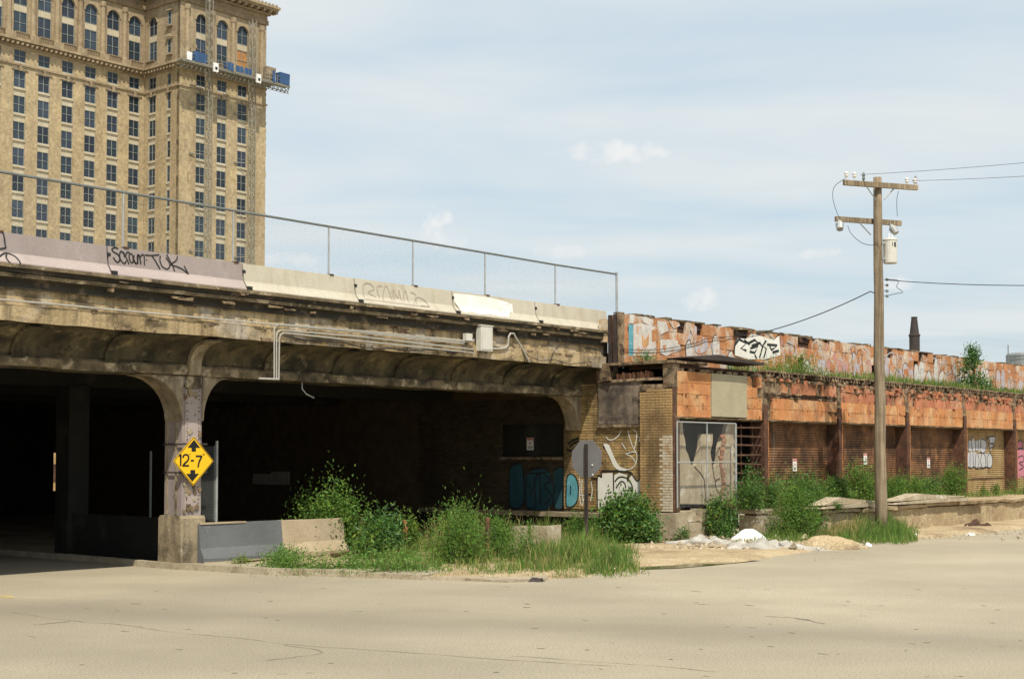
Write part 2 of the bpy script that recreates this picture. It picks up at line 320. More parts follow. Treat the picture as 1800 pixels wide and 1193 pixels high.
m_dirt = M('dry_dirt', (.42, .33, .2), (.32, .235, .135), .8, spots=(((.17, .105, .055), .6, .6, .08, .8), ((.52, .44, .3), .62, 3, .06, .5), ((.1, .065, .04), .69, 2.6, .04, .6)), grain=.35, gsc=22, bump=.8, bsc=9)
m_gravel = M('rubble_stones', (.42, .36, .27), (.26, .2, .13), 6, island=.35, grain=.2, bump=.4)
m_tarp = M('white_plastic_sheet', (.8, .8, .78), (.72, .71, .68), 3, rough=.45, grain=.04, bump=.2, bsc=6)
m_tarp2 = M('dusty_plastic_sheet', (.3, .28, .24), (.43, .41, .37), 4, rough=.5, spots=(((.36, .29, .19), .6, 4, .06, .8),), grain=.2, bump=.5, bsc=9)
m_orange = M('orange_plastic', (.62, .2, .05), (.5, .14, .04), 3, rough=.5, grain=.1, bump=.2)
m_signy = M('yellow_sign_sheeting', (.86, .5, .012), None, 3, rough=.4, spots=(((.7, .4, .02), .7, 3, .05, .3),), grain=.03, bump=0)
m_signk = M('black_sign_ink', (.012, .014, .014), None, 3, rough=.5, grain=0, bump=0)
m_signb = M('grey_aluminium_sign_back', (.25, .245, .245), (.21, .205, .205), 2, rough=.5, metal=.2, grain=.06, bump=.05)
m_signw = M('white_notice_sheet', (.72, .7, .66), None, 3, rough=.6, grain=.05, bump=0)
m_signr = M('red_notice_ink', (.55, .17, .13), None, 3, rough=.6, grain=.05, bump=0)
m_leaf = M('shrub_leaf', (.15, .28, .045), (.09, .19, .03), 3, rough=.55, island=.42, grain=0, bump=0, transl=.35, spec=.4)
m_leafd = M('dark_shrub_leaf', (.09, .2, .035), (.055, .13, .025), 3, rough=.5, island=.45, grain=0, bump=0, transl=.3, spec=.5)
m_leafy = M('yellow_green_leaf', (.2, .29, .045), (.14, .22, .035), 3, rough=.6, island=.4, grain=0, bump=0, transl=.4)
m_grass = M('tall_green_grass', (.17, .27, .055), (.11, .2, .04), 1.5, rough=.7, spots=(((.36, .3, .12), .63, 1.5, .08, .7),), island=.4, grain=0, bump=0, transl=.4)
m_straw = M('dry_straw_grass', (.42, .34, .14), (.3, .26, .1), 2, rough=.8, island=.35, grain=0, bump=0, transl=.3)
m_stem = M('plant_stem', (.12, .1, .04), (.08, .09, .03), 4, grain=.2, bump=0)
m_tbrick = M('tower_buff_brick', (.4, .315, .195), (.355, .28, .165), .12, spots=(((.27, .19, .1), .64, .25, .08, .5), ((.55, .43, .24), .6, .35, .1, .5)), streak=((.22, .15, .08), .35, .4, .56), grain=.25, gsc=2.2, bump=0)
m_tstone = M('tower_limestone', (.37, .295, .19), (.3, .23, .14), .3, spots=(((.18, .13, .08), .62, .5, .08, .6),), streak=((.16, .11, .07), .45, .6, .55), grain=.2, gsc=3, bump=0)
m_tspan = M('tower_pale_spandrel', (.52, .46, .34), (.45, .39, .27), .5, grain=.12, gsc=3, bump=0)
m_tdark = M('tower_soffit_stone', (.3, .22, .13), (.2, .15, .09), .5, grain=.2, gsc=3, bump=0)
m_glass = M('tower_window_glass', (.02, .03, .045), (.035, .05, .07), .6, rough=.3, objr=.5, grain=0, bump=0, spec=.5)
m_frame = M('pale_window_frame', (.28, .3, .28), None, 1, grain=0, bump=0)
m_ply = M('orange_plywood', (.5, .26, .09), (.35, .16, .06), .8, grain=.2, gsc=3, bump=0)
m_blue = M('blue_tarpaulin', (.04, .1, .22), (.03, .07, .16), .6, rough=.5, grain=.15, gsc=4, bump=0)
m_steel = M('hoist_mast_steel', (.26, .25, .2), (.2, .19, .15), .6, rough=.6, grain=0, bump=0)
m_stack = M('blackened_chimney_iron', (.06, .045, .04), (.035, .028, .026), 2, rough=.7, grain=.2, bump=.2)
m_tank = M('pale_grey_tank_metal', (.3, .33, .34), (.25, .28, .29), .3, rough=.6, streak=((.18, .17, .15), .4, .6, .55), grain=.05, bump=0)
m_ceramic = M('white_ceramic_insulator', (.75, .73, .7), None, 4, rough=.25, grain=0, bump=0)
m_wire = M('black_cable', (.025, .025, .028), None, 4, rough=.6, grain=0, bump=0)
m_water = M('puddle_water', (.1, .095, .04), None, 4, rough=.06, grain=0, bump=0, spec=.6)
m_yellowline = M('faded_yellow_road_paint', (.5, .36, .1), (.4, .32, .15), 6, spots=(((.3, .25, .17), .5, 9, .05, .8),), grain=.2, bump=.1)
m_crack = M('asphalt_crack_fill', (.17, .14, .1), (.22, .185, .135), 6, grain=.2, bump=.2)
# ================================================================= ground
def plane_sheet(name, pts, z, mat):
    mb = MB(); mb.flat([(a, b, z) for a, b in pts]); return structure(mb.build(name, mat))
plane_sheet('road', [(-260, -260), (420, -260), (420, 420), (-260, 420)], 0, m_road)
VERGE = [(.12, 26), (.12, 0), (.22, -.5), (.42, -2.5), (1.15, -4.2), (1.6, -6), (2.4, -7.55), (4.2, -7.75), (6, -7.45), (8, -7.5), (9.95, -8.15), (14, -7.6), (17.1, -6.95), (19.4, -7.6), (27.5, -7.75), (75, -7.8), (75, -4.6), (19, -4.6), (14.4, -2), (14.4, 26)]
def sdist(u, w):
    ins = False; best = 1e9; n = len(VERGE)
    for i in range(n):
        (a, b), (c, d) = VERGE[i], VERGE[(i+1) % n]
        if (b > w) != (d > w) and u < (c-a)*(w-b)/(d-b)+a: ins = not ins
        l2 = (c-a)**2+(d-b)**2; t = max(0, min(1, ((u-a)*(c-a)+(w-b)*(d-b))/l2)); best = min(best, math.hypot(u-a-t*(c-a), w-b-t*(d-b)))
    return best if ins else -best
def verge_z(u, w):
    s = sdist(u, w); n1 = noise.noise(Vector((u*.9, w*.9, 0))); n2 = noise.noise(Vector((u*3.1, w*3.1, 4)))
    z = -.02+min(.1, (s+.35*n1)*.14)+.018*n1+.012*n2
    return z
def heightfield(name, u0, u1, w0, w1, st, fn, mat, keep=lambda u, w: True):
    nu = int((u1-u0)/st)+1; nw = int((w1-w0)/st)+1; mb = MB(); idx = {}; fs = []
    vs = []
    for j in range(nw):
        for i in range(nu):
            u = u0+i*st; w = w0+j*st; z = fn(u, w)
            idx[i, j] = len(vs); vs.append((u, w, max(z, -.06)))
    for j in range(nw-1):
        for i in range(nu-1):
            q = (idx[i, j], idx[i+1, j], idx[i+1, j+1], idx[i, j+1])
            if max(vs[k][2] for k in q) > -.045 : fs.append(q)
    mb.add(vs, fs); o = mb.build(name, mat, smooth=True); return o
structure(heightfield('dirt_verge', -.3, 34, -9, 4, .16, verge_z, m_dirt))
def far_z(u, w): return verge_z(u, w)
structure(heightfield('far_dirt_verge', 33.6, 74, -9, -4.4, .4, far_z, m_dirt))
structure(heightfield('dirt_under_bridge', -.2, 14.2, 3.6, 25, .6, lambda u, w: .07 if u > .2 else -.1, m_dirt))
# kerb and sidewalk
KP = [(-.08, 26), (-.08, 12), (-.08, 2.5), (-.16, .9), (-.14, .1), (0.0, -.55), (.22, -2.5), (.72, -3.7), (1.05, -4.5), (1.38, -5.7), (1.75, -6.5)]
def offset_path(path, d):
    o = []
    for i, p in enumerate(path):
        a = path[max(0, i-1)]; b = path[min(len(path)-1, i+1)]; dx, dy = b[0]-a[0], b[1]-a[1]; l = math.hypot(dx, dy)
        o.append((p[0]-dy/l*d, p[1]+dx/l*d))
    return o
KI = offset_path(KP, .17); mb = MB()
for i in range(len(KP)-1):
    a, b, c, d = KP[i], KP[i+1], KI[i+1], KI[i]; t = .13 if i < 8 else .13-.035*(i-7)
    sh = lambda p, q, f: (p[0]+(q[0]-p[0])*f, p[1]+(q[1]-p[1])*f)
    b2 = sh(b, a, .006); c2 = sh(c, d, .006)
    mb.add([(a[0], a[1], -.02), (b2[0], b2[1], -.02), (c2[0], c2[1], -.02), (d[0], d[1], -.02), (a[0]+.02, a[1], t), (b2[0]+.02, b2[1], t), (c2[0], c2[1], t), (d[0], d[1], t)], [(0, 1, 2, 3), (4, 5, 6, 7), (0, 1, 5, 4), (1, 2, 6, 5), (2, 3, 7, 6), (3, 0, 4, 7)])
structure(mb.build('kerb', m_kerb))
K2 = offset_path(KP, 1.15); sw = structure(MB().flat([(9, 9, -.5), (9.1, 9, -.5), (9, 9.1, -.5)]).build('sidewalk', m_kerb))
for i in range(3, len(KP)-2):
    a, b, c, d = KI[i], KI[i+1], K2[i+1], K2[i]; q = [a, b, c, d]; cx = sum(p[0] for p in q)/4; cy = sum(p[1] for p in q)/4
    q = [(cx+(p[0]-cx)*.975, cy+(p[1]-cy)*.985) for p in q]; z = .118+random.uniform(-.012, .012)-(.03 if i > 7 else 0)
    MB().poly(q, -.02, z, plane='z').build('paving_slab', m_kerb, sw)
MB().poly([(2.0, -7.35), (1.75, -6.3), (2.6, -5.2), (3.9, -5.5), (3.6, -7.0), (2.9, -7.6)], -.02, .05, plane='z').build('paving_slab', m_kerb, sw)
# puddle, cracks, paint
pd = [(onG(x, y, .012)) for x, y in ((1112, 996), (1150, 992), (1230, 988), (1300, 985), (1340, 984), (1300, 988), (1250, 993), (1190, 998), (1130, 1000))]
mb = MB(); mb.flat([(a, b, .012) for a, b in pd]); structure(mb.build('puddle', m_water))
crk = MB()
def crack(pts, wd, z=.004):
    q = [onG(*p) for p in pts]; q = spline(q, 6)
    q = [(a+.05*noise.noise(Vector((a*4, b*4, 1))), b+.05*noise.noise(Vector((a*4, b*4, 7)))) for a, b in q]
    k = len(q); L = []; Rr = []
    for i, (a, b) in enumerate(q):
        a0, b0 = q[max(0, i-1)]; a1, b1 = q[min(k-1, i+1)]; dx, dy = a1-a0, b1-b0; l = math.hypot(dx, dy) or 1; h = wd/2*(.3+1.4*random.random())
        L.append((a-dy/l*h, b+dx/l*h, z)); Rr.append((a+dy/l*h, b-dx/l*h, z))
    crk.add(L+Rr, [(i, i+1, k+i+1, k+i) for i in range(k-1)])
crack([(20, 1075), (120, 1090), (220, 1098), (300, 1110), (430, 1122), (520, 1133), (700, 1145), (900, 1160), (1080, 1170)], .013)
crack([(60, 1098), (120, 1092)], .03); crack([(500, 1133), (570, 1146), (470, 1160)], .012); crack([(1345, 1083), (1400, 1086), (1450, 1096)], .035); crack([(1395, 1086), (1420, 1090)], .05)
crack([(900, 1152), (1050, 1163), (1150, 1170), (1260, 1180)], .012)
for k in range(70):
    x = random.uniform(20, 1790); y = random.uniform(1030, 1190); crack([(x, y), (x+random.uniform(4, 16), y+random.uniform(-1, 1.5))], random.uniform(.012, .05))
structure(crk.build('road_cracks', m_crack))
yl = [onG(*p) for p in ((-60, 1042), (24, 1047), (24, 1051), (-60, 1046))]; mb = MB(); mb.flat([(a, b, .004) for a, b in yl]); structure(mb.build('yellow_road_line', m_yellowline))

# ================================================================= viaduct
vd = thing('railway_viaduct', 'long stained concrete railway viaduct crossing the street on haunched columns', 'viaduct', (0, 0, 0))
U0, U1 = -16, 13.98
MB().prof([(-.88, 4.87), (-.9, 5.18), (-.8, 5.2), (-.8, 5.5), (-.2, 5.5), (-.2, 4.88)], U0, U1, segs=150, wob=.022).build('fascia', m_fascia, vd)
MB().prof([(-.84, 5.5), (-.84, 5.63), (-.96, 5.68), (-.98, 5.75), (-.9, 5.77), (-.9, 5.83), (-1.04, 5.85), (-1.04, 5.915), (-.2, 5.92), (-.2, 5.5)], U0, U1, segs=150, wob=.007).build('ledge', m_ledge, vd)
MB().prof([(-.875, 5.49), (-.865, 5.62), (-.955, 5.672), (-.7, 5.672), (-.7, 5.49)], U0, U1, segs=120, wob=.006).prof([(-.985, 5.765), (-.985, 5.838), (-.8, 5.838), (-.8, 5.765)], U0, U1, segs=60, wob=.003).build('shade_band', m_lipshade, vd)  # dark bands paint the shadows of the lips into the ledge recesses
MB().prof([(-.075, 4.1), (-.085, 4.27), (-.05, 4.31), (0, 4.31), (0, 4.1)], U0, U1, segs=130, wob=.035).build('beam_lip', m_ledge, vd)
cov = [(-.8+.76*math.sin(t), 4.36+.5*math.cos(t)) for t in [i*math.pi/16 for i in range(9)]]
MB().prof(cov+[(-.02, 4.34), (-.02, 4.08), (.6, 4.08), (.6, 4.86)], U0, U1, segs=110, wob=.03).build('coved_soffit', m_cove, vd)
cov2 = [(-.79+.7*math.sin(t), 4.32+.48*math.cos(t)) for t in [i*math.pi/16 for i in range(9)]]
brk = None
for k in range(-7, 7):
    u = .25+2.07*k
    if brk is None:
        mb = MB(); mb.prof(cov2+[(-.07, 4.2), (-.06, 4.12), (0, 4.12), (.1, 4.3), (.1, 4.8), (-.7, 4.84)], -.15, .15, segs=1); brk = mb.build('bracket', m_cove, vd); brk.location = (u, 0, 0)
    else:
        b_ = inst(brk, vd, (u, 0, 0))
        if k == 0: b_.data = brk.data.copy(); b_.data.materials.clear(); b_.data.materials.append(m_conc); b_.location = (u, -.04, -.01)  # bracket at the column coloured paler to look sunlit
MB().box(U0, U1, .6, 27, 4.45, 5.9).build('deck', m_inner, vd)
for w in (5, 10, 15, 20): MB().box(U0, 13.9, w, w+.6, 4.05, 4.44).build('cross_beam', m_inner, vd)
def arc(a0, b0, a1, b1, n=8):   # quarter ellipse, vertical at (a1,b1)
    return [(a0+(a1-a0)*math.sin(t), b1+(b0-b1)*math.cos(t)) for t in [i*math.pi/2/n for i in range(n+1)]]
hm = MB(); hm.poly([(-.98, 4.1)]+arc(-.98, 4.07, .0, 3.15)+[(.03, 3.13), (.03, 4.1)], .0, .6); hm.build('haunch', m_conc, vd)
hm = MB(); hm.poly([(1.22, 4.1)]+arc(1.22, 4.07, .57, 3.15)+[(.54, 3.13), (.54, 4.1)], .0, .6); hm.build('haunch', m_conc, vd)
hm = MB(); hm.poly([(13.0, 4.1)]+arc(13.0, 4.07, 13.84, 3.12)+[(13.97, 3.1), (13.97, 4.1)], .0, .45); hm.build('haunch', m_conc, vd, label='pale haunch meeting the brick end wall')
co = MB(); co.box(.03, .54, .03, .62, 1.1, 4.09).build('column', m_mauve, vd)
MB().prof([(-.02, 0), (-.02, 1.06), (.02, 1.12), (.7, 1.12), (.76, 1.06), (.76, 0)], -.02, .62, segs=6, wob=.01).build('plinth', m_conc, vd)
MB().box(.1, .47, -.02, .03, 3.92, 4.12).box(.06, .51, -.03, .028, 3.84, 3.92).build('capital', m_ledge, vd)
MB().box(.1, .48, .008, .029, 1.25, 3.8).build('steel_plate', m_mauve2, vd)
rv = MB()
for z in [1.3+.085*i for i in range(30)]:
    for u in (.14, .44):
        if random.random() < .9: rv.add([(u+.018*math.cos(a), -.006+.012*(i == 6), z+.018*math.sin(a)) if i < 6 else (u, -.012, z) for i, a in enumerate([j*math.pi/3 for j in range(6)]+[0])], [(i, (i+1) % 6, 6) for i in range(6)], 0 if random.random() < .7 else 1)
r_ = rv.build('rivets', [m_rust, m_kerb], vd); r_['kind'] = 'stuff'
sp = MB()
for k in range(26):
    u = random.uniform(.08, .5); z = random.choice([random.uniform(1.2, 1.8), random.uniform(2.9, 3.9), random.uniform(1.2, 3.9)]); r = random.uniform(.02, .075)
    pts = [(u+r*random.uniform(.5, 1.2)*math.cos(a), z+1.3*r*random.uniform(.5, 1.2)*math.sin(a)) for a in [j*math.pi/4 for j in range(8)]]
    sp.poly(pts, -.005-.006*random.random(), .02, m=random.choice((0, 1, 1)))
sp.build('spalled_patches', [m_kerb, m_mortar], vd, kind='stuff')
MB().box(-.005, .1, .18, .22, 1.15, 3.1).box(.0, .1, .5, .53, 1.15, 3.1).build('corner_trim', m_conc, vd)
for w in (5, 10, 15, 20):
    MB().box(.5, 1.05, w, w+.55, 0, 4.1).build('column', m_inner, vd, label='inner column darkened by soot and painted shade')
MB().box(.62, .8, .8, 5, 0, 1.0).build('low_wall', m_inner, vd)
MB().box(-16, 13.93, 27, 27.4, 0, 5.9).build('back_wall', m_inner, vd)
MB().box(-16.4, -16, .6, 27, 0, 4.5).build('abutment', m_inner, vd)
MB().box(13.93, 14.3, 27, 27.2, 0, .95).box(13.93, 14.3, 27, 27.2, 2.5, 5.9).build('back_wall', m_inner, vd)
MB().tube([(1.6, 3.3, .1), (1.6, 3.3, 2.5)], .03).build('inner_post', m_galvd, vd)
wb = thing('buff_outbuilding', 'sunlit buff masonry glimpsed through the far gap under the bridge', 'building', (16, 33, 0))
MB().box(10, 24, 33, 36, 0, 5).build('wall', m_brick, wb)
for k in range(12): MB().box(10.2+k*1.15, 10.9+k*1.15, 32.97, 33, 1.2+.1*(k % 2), 2.0).build('patch', m_whitep if k % 2 else m_rust, wb)
# pale panels painting in distant window light deep under the bridge
for (x0, y0, x1, y1) in ((440, 828, 503, 852), (0, 768, 20, 850)):
    w0, z1 = onU(x0, y0, 13.98); w1, z0 = onU(x1, y1, 13.98)
    if w0 < 26.9: MB().box(14.09, 14.128, w1, (w0+w1)/2-.03, z0, z1).box(14.09, 14.128, (w0+w1)/2, w0, z0, z1-.08).build('window_panel', m_tarp2, vd)
# conduits on the fascia
mb = MB(); mb.tube([(U0, -.93, 5.245), (8.1, -.93, 5.245), (8.3, -.93, 5.32)], .018); mb.build('conduit', m_conduit, vd)
def pipe(pxs, r=.018, w=-.93, mat=m_conduit, name='conduit', n=6):
    p = [onW(x, y, w) for x, y in pxs]; return MB().tube([(a, w, b) for a, b in p], r, n).build(name, mat, vd)
pipe([(482, 668), (482, 640), (482, 578), (484, 573), (489, 571), (640, 585), (816, 604)])
pipe([(486, 668), (486, 590), (488, 583), (493, 580), (640, 592), (832, 614)])
pipe([(490, 668), (491, 595), (493, 588), (499, 585), (640, 600), (832, 620)])
pipe([(478, 576), (477, 572), (484, 569), (640, 582), (832, 600)], .016)
pipe([(455, 665), (482, 666), (490, 666)], .022)
pipe([(852, 612), (880, 613), (889, 611), (893, 606), (894, 592), (897, 586), (903, 586), (908, 596), (918, 612), (930, 636)], .026)
pipe([(500, 590), (540, 598), (600, 600), (640, 612), (690, 612), (720, 616), (770, 614), (800, 620), (832, 617)], .012, mat=m_wire, name='cable')
pipe([(966, 640), (972, 620), (985, 606), (1010, 605), (1040, 612), (1072, 622)], .01, mat=m_wire, name='cable')
pipe([(918, 614), (930, 626), (950, 634), (975, 632), (1000, 640), (1040, 636)], .01, mat=m_wire, name='cable')
a = onW(816, 590, -.9); MB().box(a[0]-.03, a[0]+.2, -1.0, -.88, a[1]-.12, a[1]+.06).build('junction_box', m_boxm, vd)
bx = MB(); bx.box(8.42, 8.88, -1.04, -.88, 5.05, 5.68).box(8.4, 8.9, -1.055, -.88, 5.68, 5.705).build('electrical_box', m_boxm, vd)
MB().box(8.46, 8.84, -1.052, -1.04, 5.09, 5.64).build('box_door', m_boxm, vd)
MB().tube([(8.55, -.96, 5.05), (8.55, -.96, 4.98)], .03).tube([(8.72, -.96, 5.05), (8.72, -.96, 4.98)], .03).build('conduit_hub', m_galvd, vd)
p = [onW(x, y, .1) for x, y in ((531, 683), (538, 692), (552, 699))]; MB().tube([(a, .1, b) for a, b in [(p[0][0], 4.1)]+p], .016).build('broken_pipe', m_galv, vd)
sp = MB()
for k in range(60):          # spalls and broken edges along the fascia
    u = random.uniform(-6, 13.5); z = random.choice((4.93, 5.16, 5.48, 5.62, 5.8))+random.uniform(-.03, .03); ln = random.uniform(.08, .45); h = random.uniform(.02, .05)
    wf = {4.93: -.9}.get(z, -.9 if z < 5.2 else -.82 if z < 5.55 else -.94 if z < 5.7 else -1.03)
    pts = [(u+ln*t+random.uniform(-.02, .02), z+h*random.uniform(.4, 1)) for t in (0, .25, .5, .75, 1)]+[(u+ln*t, z-h*random.uniform(.4, 1)) for t in (.95, .7, .4, .1)]
    sp.poly(pts, wf-.012, wf+.05)
sp.build('broken_edges', m_mortar, vd, kind='stuff')
def wpath(mb, pxs, wd, wall, m=0, sm=True): mb.ribbon([onW(x, y, wall) for x, y in pxs], wd, 'w', wall, m, sm)
tk = MB()
for st in ([(686, 575), (700, 575)], [(692, 576), (692, 584)], [(700, 577), (701, 583), (706, 584), (709, 578)], [(712, 577), (712, 586)], [(719, 578), (712, 582), (720, 586)]): wpath(tk, st, .035, -.84)
tk.build('graffiti', m_brownp, vd)

# barriers on the viaduct, each its own
JP = [(-.79, 0), (-.79, .05), (-.68, .2), (-.655, .24), (-.6, .62), (-.47, .62), (-.43, .22), (-.24, .05), (-.24, 0)]
def face_w(z, off=.004):       # the street side of a barrier standing on z = 5.92
    h = z-5.92
    for (w0, z0), (w1, z1) in zip(JP[1:], JP[2:5]):
        if z0 <= h <= z1: return w0+(w1-w0)*(h-z0)/(z1-z0)-off
    return -.6-off if h > .3 else -.79-off
ends = [-12.5, -9.1, -5.65, -2.3, 1.1, 4.42, 7.8, 11.12, 14.4]
lab = ['mauve painted concrete barrier on the viaduct beyond the left edge of view', 'mauve painted concrete barrier at the far left end of the viaduct top', 'mauve painted barrier with black loop tag at the left edge of the photo',
       'mauve painted barrier with the black scrawled tag ending in TUK', 'bare cream barrier next right of the mauve painted ones', 'cream barrier with faint grey ghost lettering', 'cream barrier half covered by a white paint patch', 'plain cream barrier last before the brick warehouse parapet']
for i in range(8):
    a, b = ends[i]+.02, ends[i+1]-.02; mats = [m_mauve, m_mauve2] if i < 4 else [m_cream, m_cream]
    pts = [(w, 5.922+z) for w, z in JP]; o = thing('concrete_barrier', lab[i], 'barrier', ((a+b)/2, -.54, 5.922), 'barriers along the viaduct top')
    mb = MB(); mb.prof(pts, a, b, segs=12, wob=.006); 
    if i < 4:
        nn = len(pts)
        for fi, f in enumerate(mb.f[:12*nn]):
            if fi % nn in (0, 1, 2, 3)[:3]: mb.mi[fi] = 1  # lower slope in paler mauve, its extra sun put into the colour
    mb.build('barrier_body', mats, o)
    g = MB()
    if i > 0: g.box(a-.035, a+.05, face_w(6.35)-.002, -.5, 6.33, 6.4).box(a-.03, a+.09, face_w(6.0)-.05, -.5, 5.95, 6.03)
    if i > 0: g.build('joint_notch', m_blackp, o)
    if i == 3:
        g = MB(); S = lambda pts: [(180+x/11.25, 420+y/11.25) for x, y in pts]
        for st in ([(330, 190), (270, 165), (205, 195), (230, 250), (310, 300), (345, 370), (320, 450), (270, 450), (215, 360)], [(440, 360), (430, 280), (380, 245), (350, 300), (355, 400), (400, 470), (440, 480), (470, 430)],
                   [(430, 260), (480, 380), (520, 500)], [(480, 320), (490, 270), (530, 260), (550, 290)], [(590, 290), (545, 300), (535, 380), (560, 460), (600, 460), (610, 380)], [(590, 290), (620, 380), (640, 470), (680, 490)], [(640, 320), (620, 380), (640, 460), (690, 470), (710, 330), (730, 320), (760, 500)], [(700, 490), (700, 340), (730, 315), (760, 380)], [(760, 350), (800, 310), (835, 340), (825, 520)],
                   [(872, 405), (882, 418)], [(850, 312), (980, 325), (1140, 308)], [(990, 325), (1060, 450), (1130, 600)], [(1160, 330), (1145, 430), (1180, 540), (1260, 595), (1320, 560), (1330, 480), (1270, 360)], [(1290, 300), (1340, 420), (1400, 560), (1415, 640)], [(1500, 335), (1470, 420), (1340, 510)], [(1340, 510), (1450, 540), (1580, 600), (1690, 700)], [(1620, 530), (1690, 700)]):
            q = [onW(x, y, -.64) for x, y in S(st)]; g.ribbon(q, .034, 'w', lambda u, z: face_w(z, .008))
        g.build('graffiti', m_blackp, o)
    if i == 2:
        g = MB()
        for st in ([(-10, 407), (6, 408), (9, 430), (8, 436), (-10, 438)], [(-6, 452), (8, 445), (22, 450), (28, 462), (24, 470), (12, 466), (6, 455), (10, 446)]):
            g.ribbon([onW(x, y, -.64) for x, y in st], .034, 'w', lambda u, z: face_w(z, .008))
        g.build('graffiti', m_blackp, o)
    if i == 5:
        g = MB(); S = lambda pts: [(460+x/2.727, 440+y/2.727) for x, y in pts]
        for st in ([(485, 225), (490, 165), (520, 158), (540, 185), (510, 200), (545, 225)], [(560, 230), (555, 175), (580, 170)], [(575, 240), (590, 180), (605, 175), (620, 240)], [(630, 240), (632, 185), (650, 230), (660, 190), (665, 245)], [(675, 245), (690, 190), (700, 250)], [(715, 200), (740, 215), (720, 260)], [(735, 255), (745, 225), (780, 240), (790, 270), (750, 265)], [(480, 235), (570, 245), (700, 262), (790, 272)]):
            g.ribbon([onW(x, y, -.64) for x, y in S(st)], .035, 'w', lambda u, z: face_w(z, .008))
        g.build('graffiti', m_faintp, o)
    if i == 6:
        S = lambda pts: [(460+x/2.727, 440+y/2.727) for x, y in pts]
        q = [onW(x, y, -.66) for x, y in S([(922, 205), (1000, 212), (1100, 226), (1160, 240), (1205, 258), (1190, 285), (1195, 305), (1185, 328), (1160, 318), (1120, 322), (1080, 308), (1040, 314), (1000, 300), (960, 306), (935, 290), (925, 250)])]
        q = [(max(a+.04, u), min(max(z, 5.99), 6.51)) for u, z in q]
        us = [p[0] for p in q]; g = MB()
        top = sorted(q[:5]); bot = sorted(q[5:] , key=lambda p: p[0]); n = 16
        def lerp(L, u):
            for (x0, y0), (x1, y1) in zip(L, L[1:]):
                if x0 <= u <= x1: return y0+(y1-y0)*(u-x0)/max(1e-6, x1-x0)
            return L[0][1] if u < L[0][0] else L[-1][1]
        vs = []; fs = []
        for k in range(n+1):
            u = min(us)+(max(us)-min(us))*k/n; zt = lerp(top, u); zb = lerp(bot, u)+.03*random.random()
            for j in range(7): z = zb+(zt-zb)*j/6; vs.append((u, face_w(z, .008), z))
        for k in range(n):
            for j in range(6): fs.append((k*7+j, (k+1)*7+j, (k+1)*7+j+1, k*7+j+1))
        g.add(vs, fs); g.build('white_paint_patch', m_whitep, o)

def chain_mesh(mb, a, b, z0, z1, pos, pitch, r, plane='w', cross=True):
    h = z1-z0; k = int((b-a+h)/pitch)
    for s in (1, -1):
        for i in range(k+1):
            c = a-h+i*pitch if s > 0 else a+i*pitch
            p0, p1 = ((c, z0), (c+h, z1)) if s > 0 else ((c, z0), (c-h, z1))
            t0, t1 = 0, 1
            dx = p1[0]-p0[0]
            for lim, lo in ((a, True), (b, False)):
                t = (lim-p0[0])/dx
                if (dx > 0) == lo: t0 = max(t0, t)
                else: t1 = min(t1, t)
            if t1-t0 < .02: continue
            q = [(p0[0]+dx*t, z0+h*t) for t in (t0, t1)]
            mb.tube([(q[0][0], pos+s*r, q[0][1]), (q[1][0], pos+s*r, q[1][1])] if plane == 'w' else [(pos+s*r, q[0][0], q[0][1]), (pos+s*r, q[1][0], q[1][1])], r, 3, cap=False)
fz = 7.68
fe = thing('chain_link_fence', 'tall chain link fence standing on the barriers along the viaduct top', 'fence', (0, -.54, 6.54))
MB().tube([(-11, -.5, fz), (2, -.5, fz), (9, -.5, fz-.01), (12.2, -.5, fz-.02), (15.05, -.5, fz)], .028, 6).build('top_rail', m_galvd, fe)
for i, u in enumerate((-10.4, -7.4, -4.6, -1.86, .93, 3.71, 6.5, 9.2, 12.15, 15.05)):
    MB().tube([(u, -.5, 6.3), (u, -.5, fz+(.06 if u > 15 else 0))], .021 if i < 9 else .036, 8).build('post', m_galv, fe)
    MB().box(u-.06, u+.06, -.62, -.42, 6.535, 6.565).build('post_bracket', m_rust, fe)
mb = MB(); chain_mesh(mb, -11, 15.05, 6.58, fz-.02, -.47, .085, .0009); mb.build('chain_link_mesh', m_galvd, fe, kind='stuff')
f2 = thing('chain_link_fence', 'short chain link panel and post beside the column with the yellow sign', 'fence', (1.42, .62, .9))
MB().tube([(1.42, .62, .1), (1.42, .62, 2.72)], .032, 8).build('post', m_galv, f2)
mb = MB(); chain_mesh(mb, .56, 1.42, .95, 2.6, .62, .065, .003); mb.build('chain_link_mesh', m_galvd, f2, kind='stuff')
MB().tube([(1.36, .62, .95), (1.36, .62, 2.62)], .012, 4).build('tension_bar', m_galvd, f2)

# ================================================================= clearance sign
def sign_frame(): pass
ss = .545
sg = thing('clearance_sign', "yellow diamond height clearance sign reading 12'-7\" strapped to the column", 'road sign', (0, 0, 0))
cx, cz = onW(340, 810, -.08)
def dia(r, rc=.06):
    pts = []
    for k in range(4):
        a = math.pi/2*k; c = (r*math.sin(a), r*math.cos(a)); n = math.pi/2*(k+1); pv = (r*math.sin(a-math.pi/2), r*math.cos(a-math.pi/2)); nx = (r*math.sin(n), r*math.cos(n))
        for q in (pv, None, nx):
            if q is None: pts.append((c[0]*(1-rc*.25), c[1]*(1-rc*.25)))
            else: pts.append((c[0]+(q[0]-c[0])*rc, c[1]+(q[1]-c[1])*rc))
    return [(cx+x, cz+y) for x, y in pts]
MB().poly(dia(.53), -.088, -.08).build('plate', m_signy, sg)
o1, o2 = dia(.517), dia(.497); mb = MB(); n = len(o1)
mb.add([(a, -.0905, b) for a, b in o1+o2], [(i, (i+1) % n, n+(i+1) % n, n+i) for i in range(n)]); mb.build('border', m_signk, sg)
k = .53/500*1.24
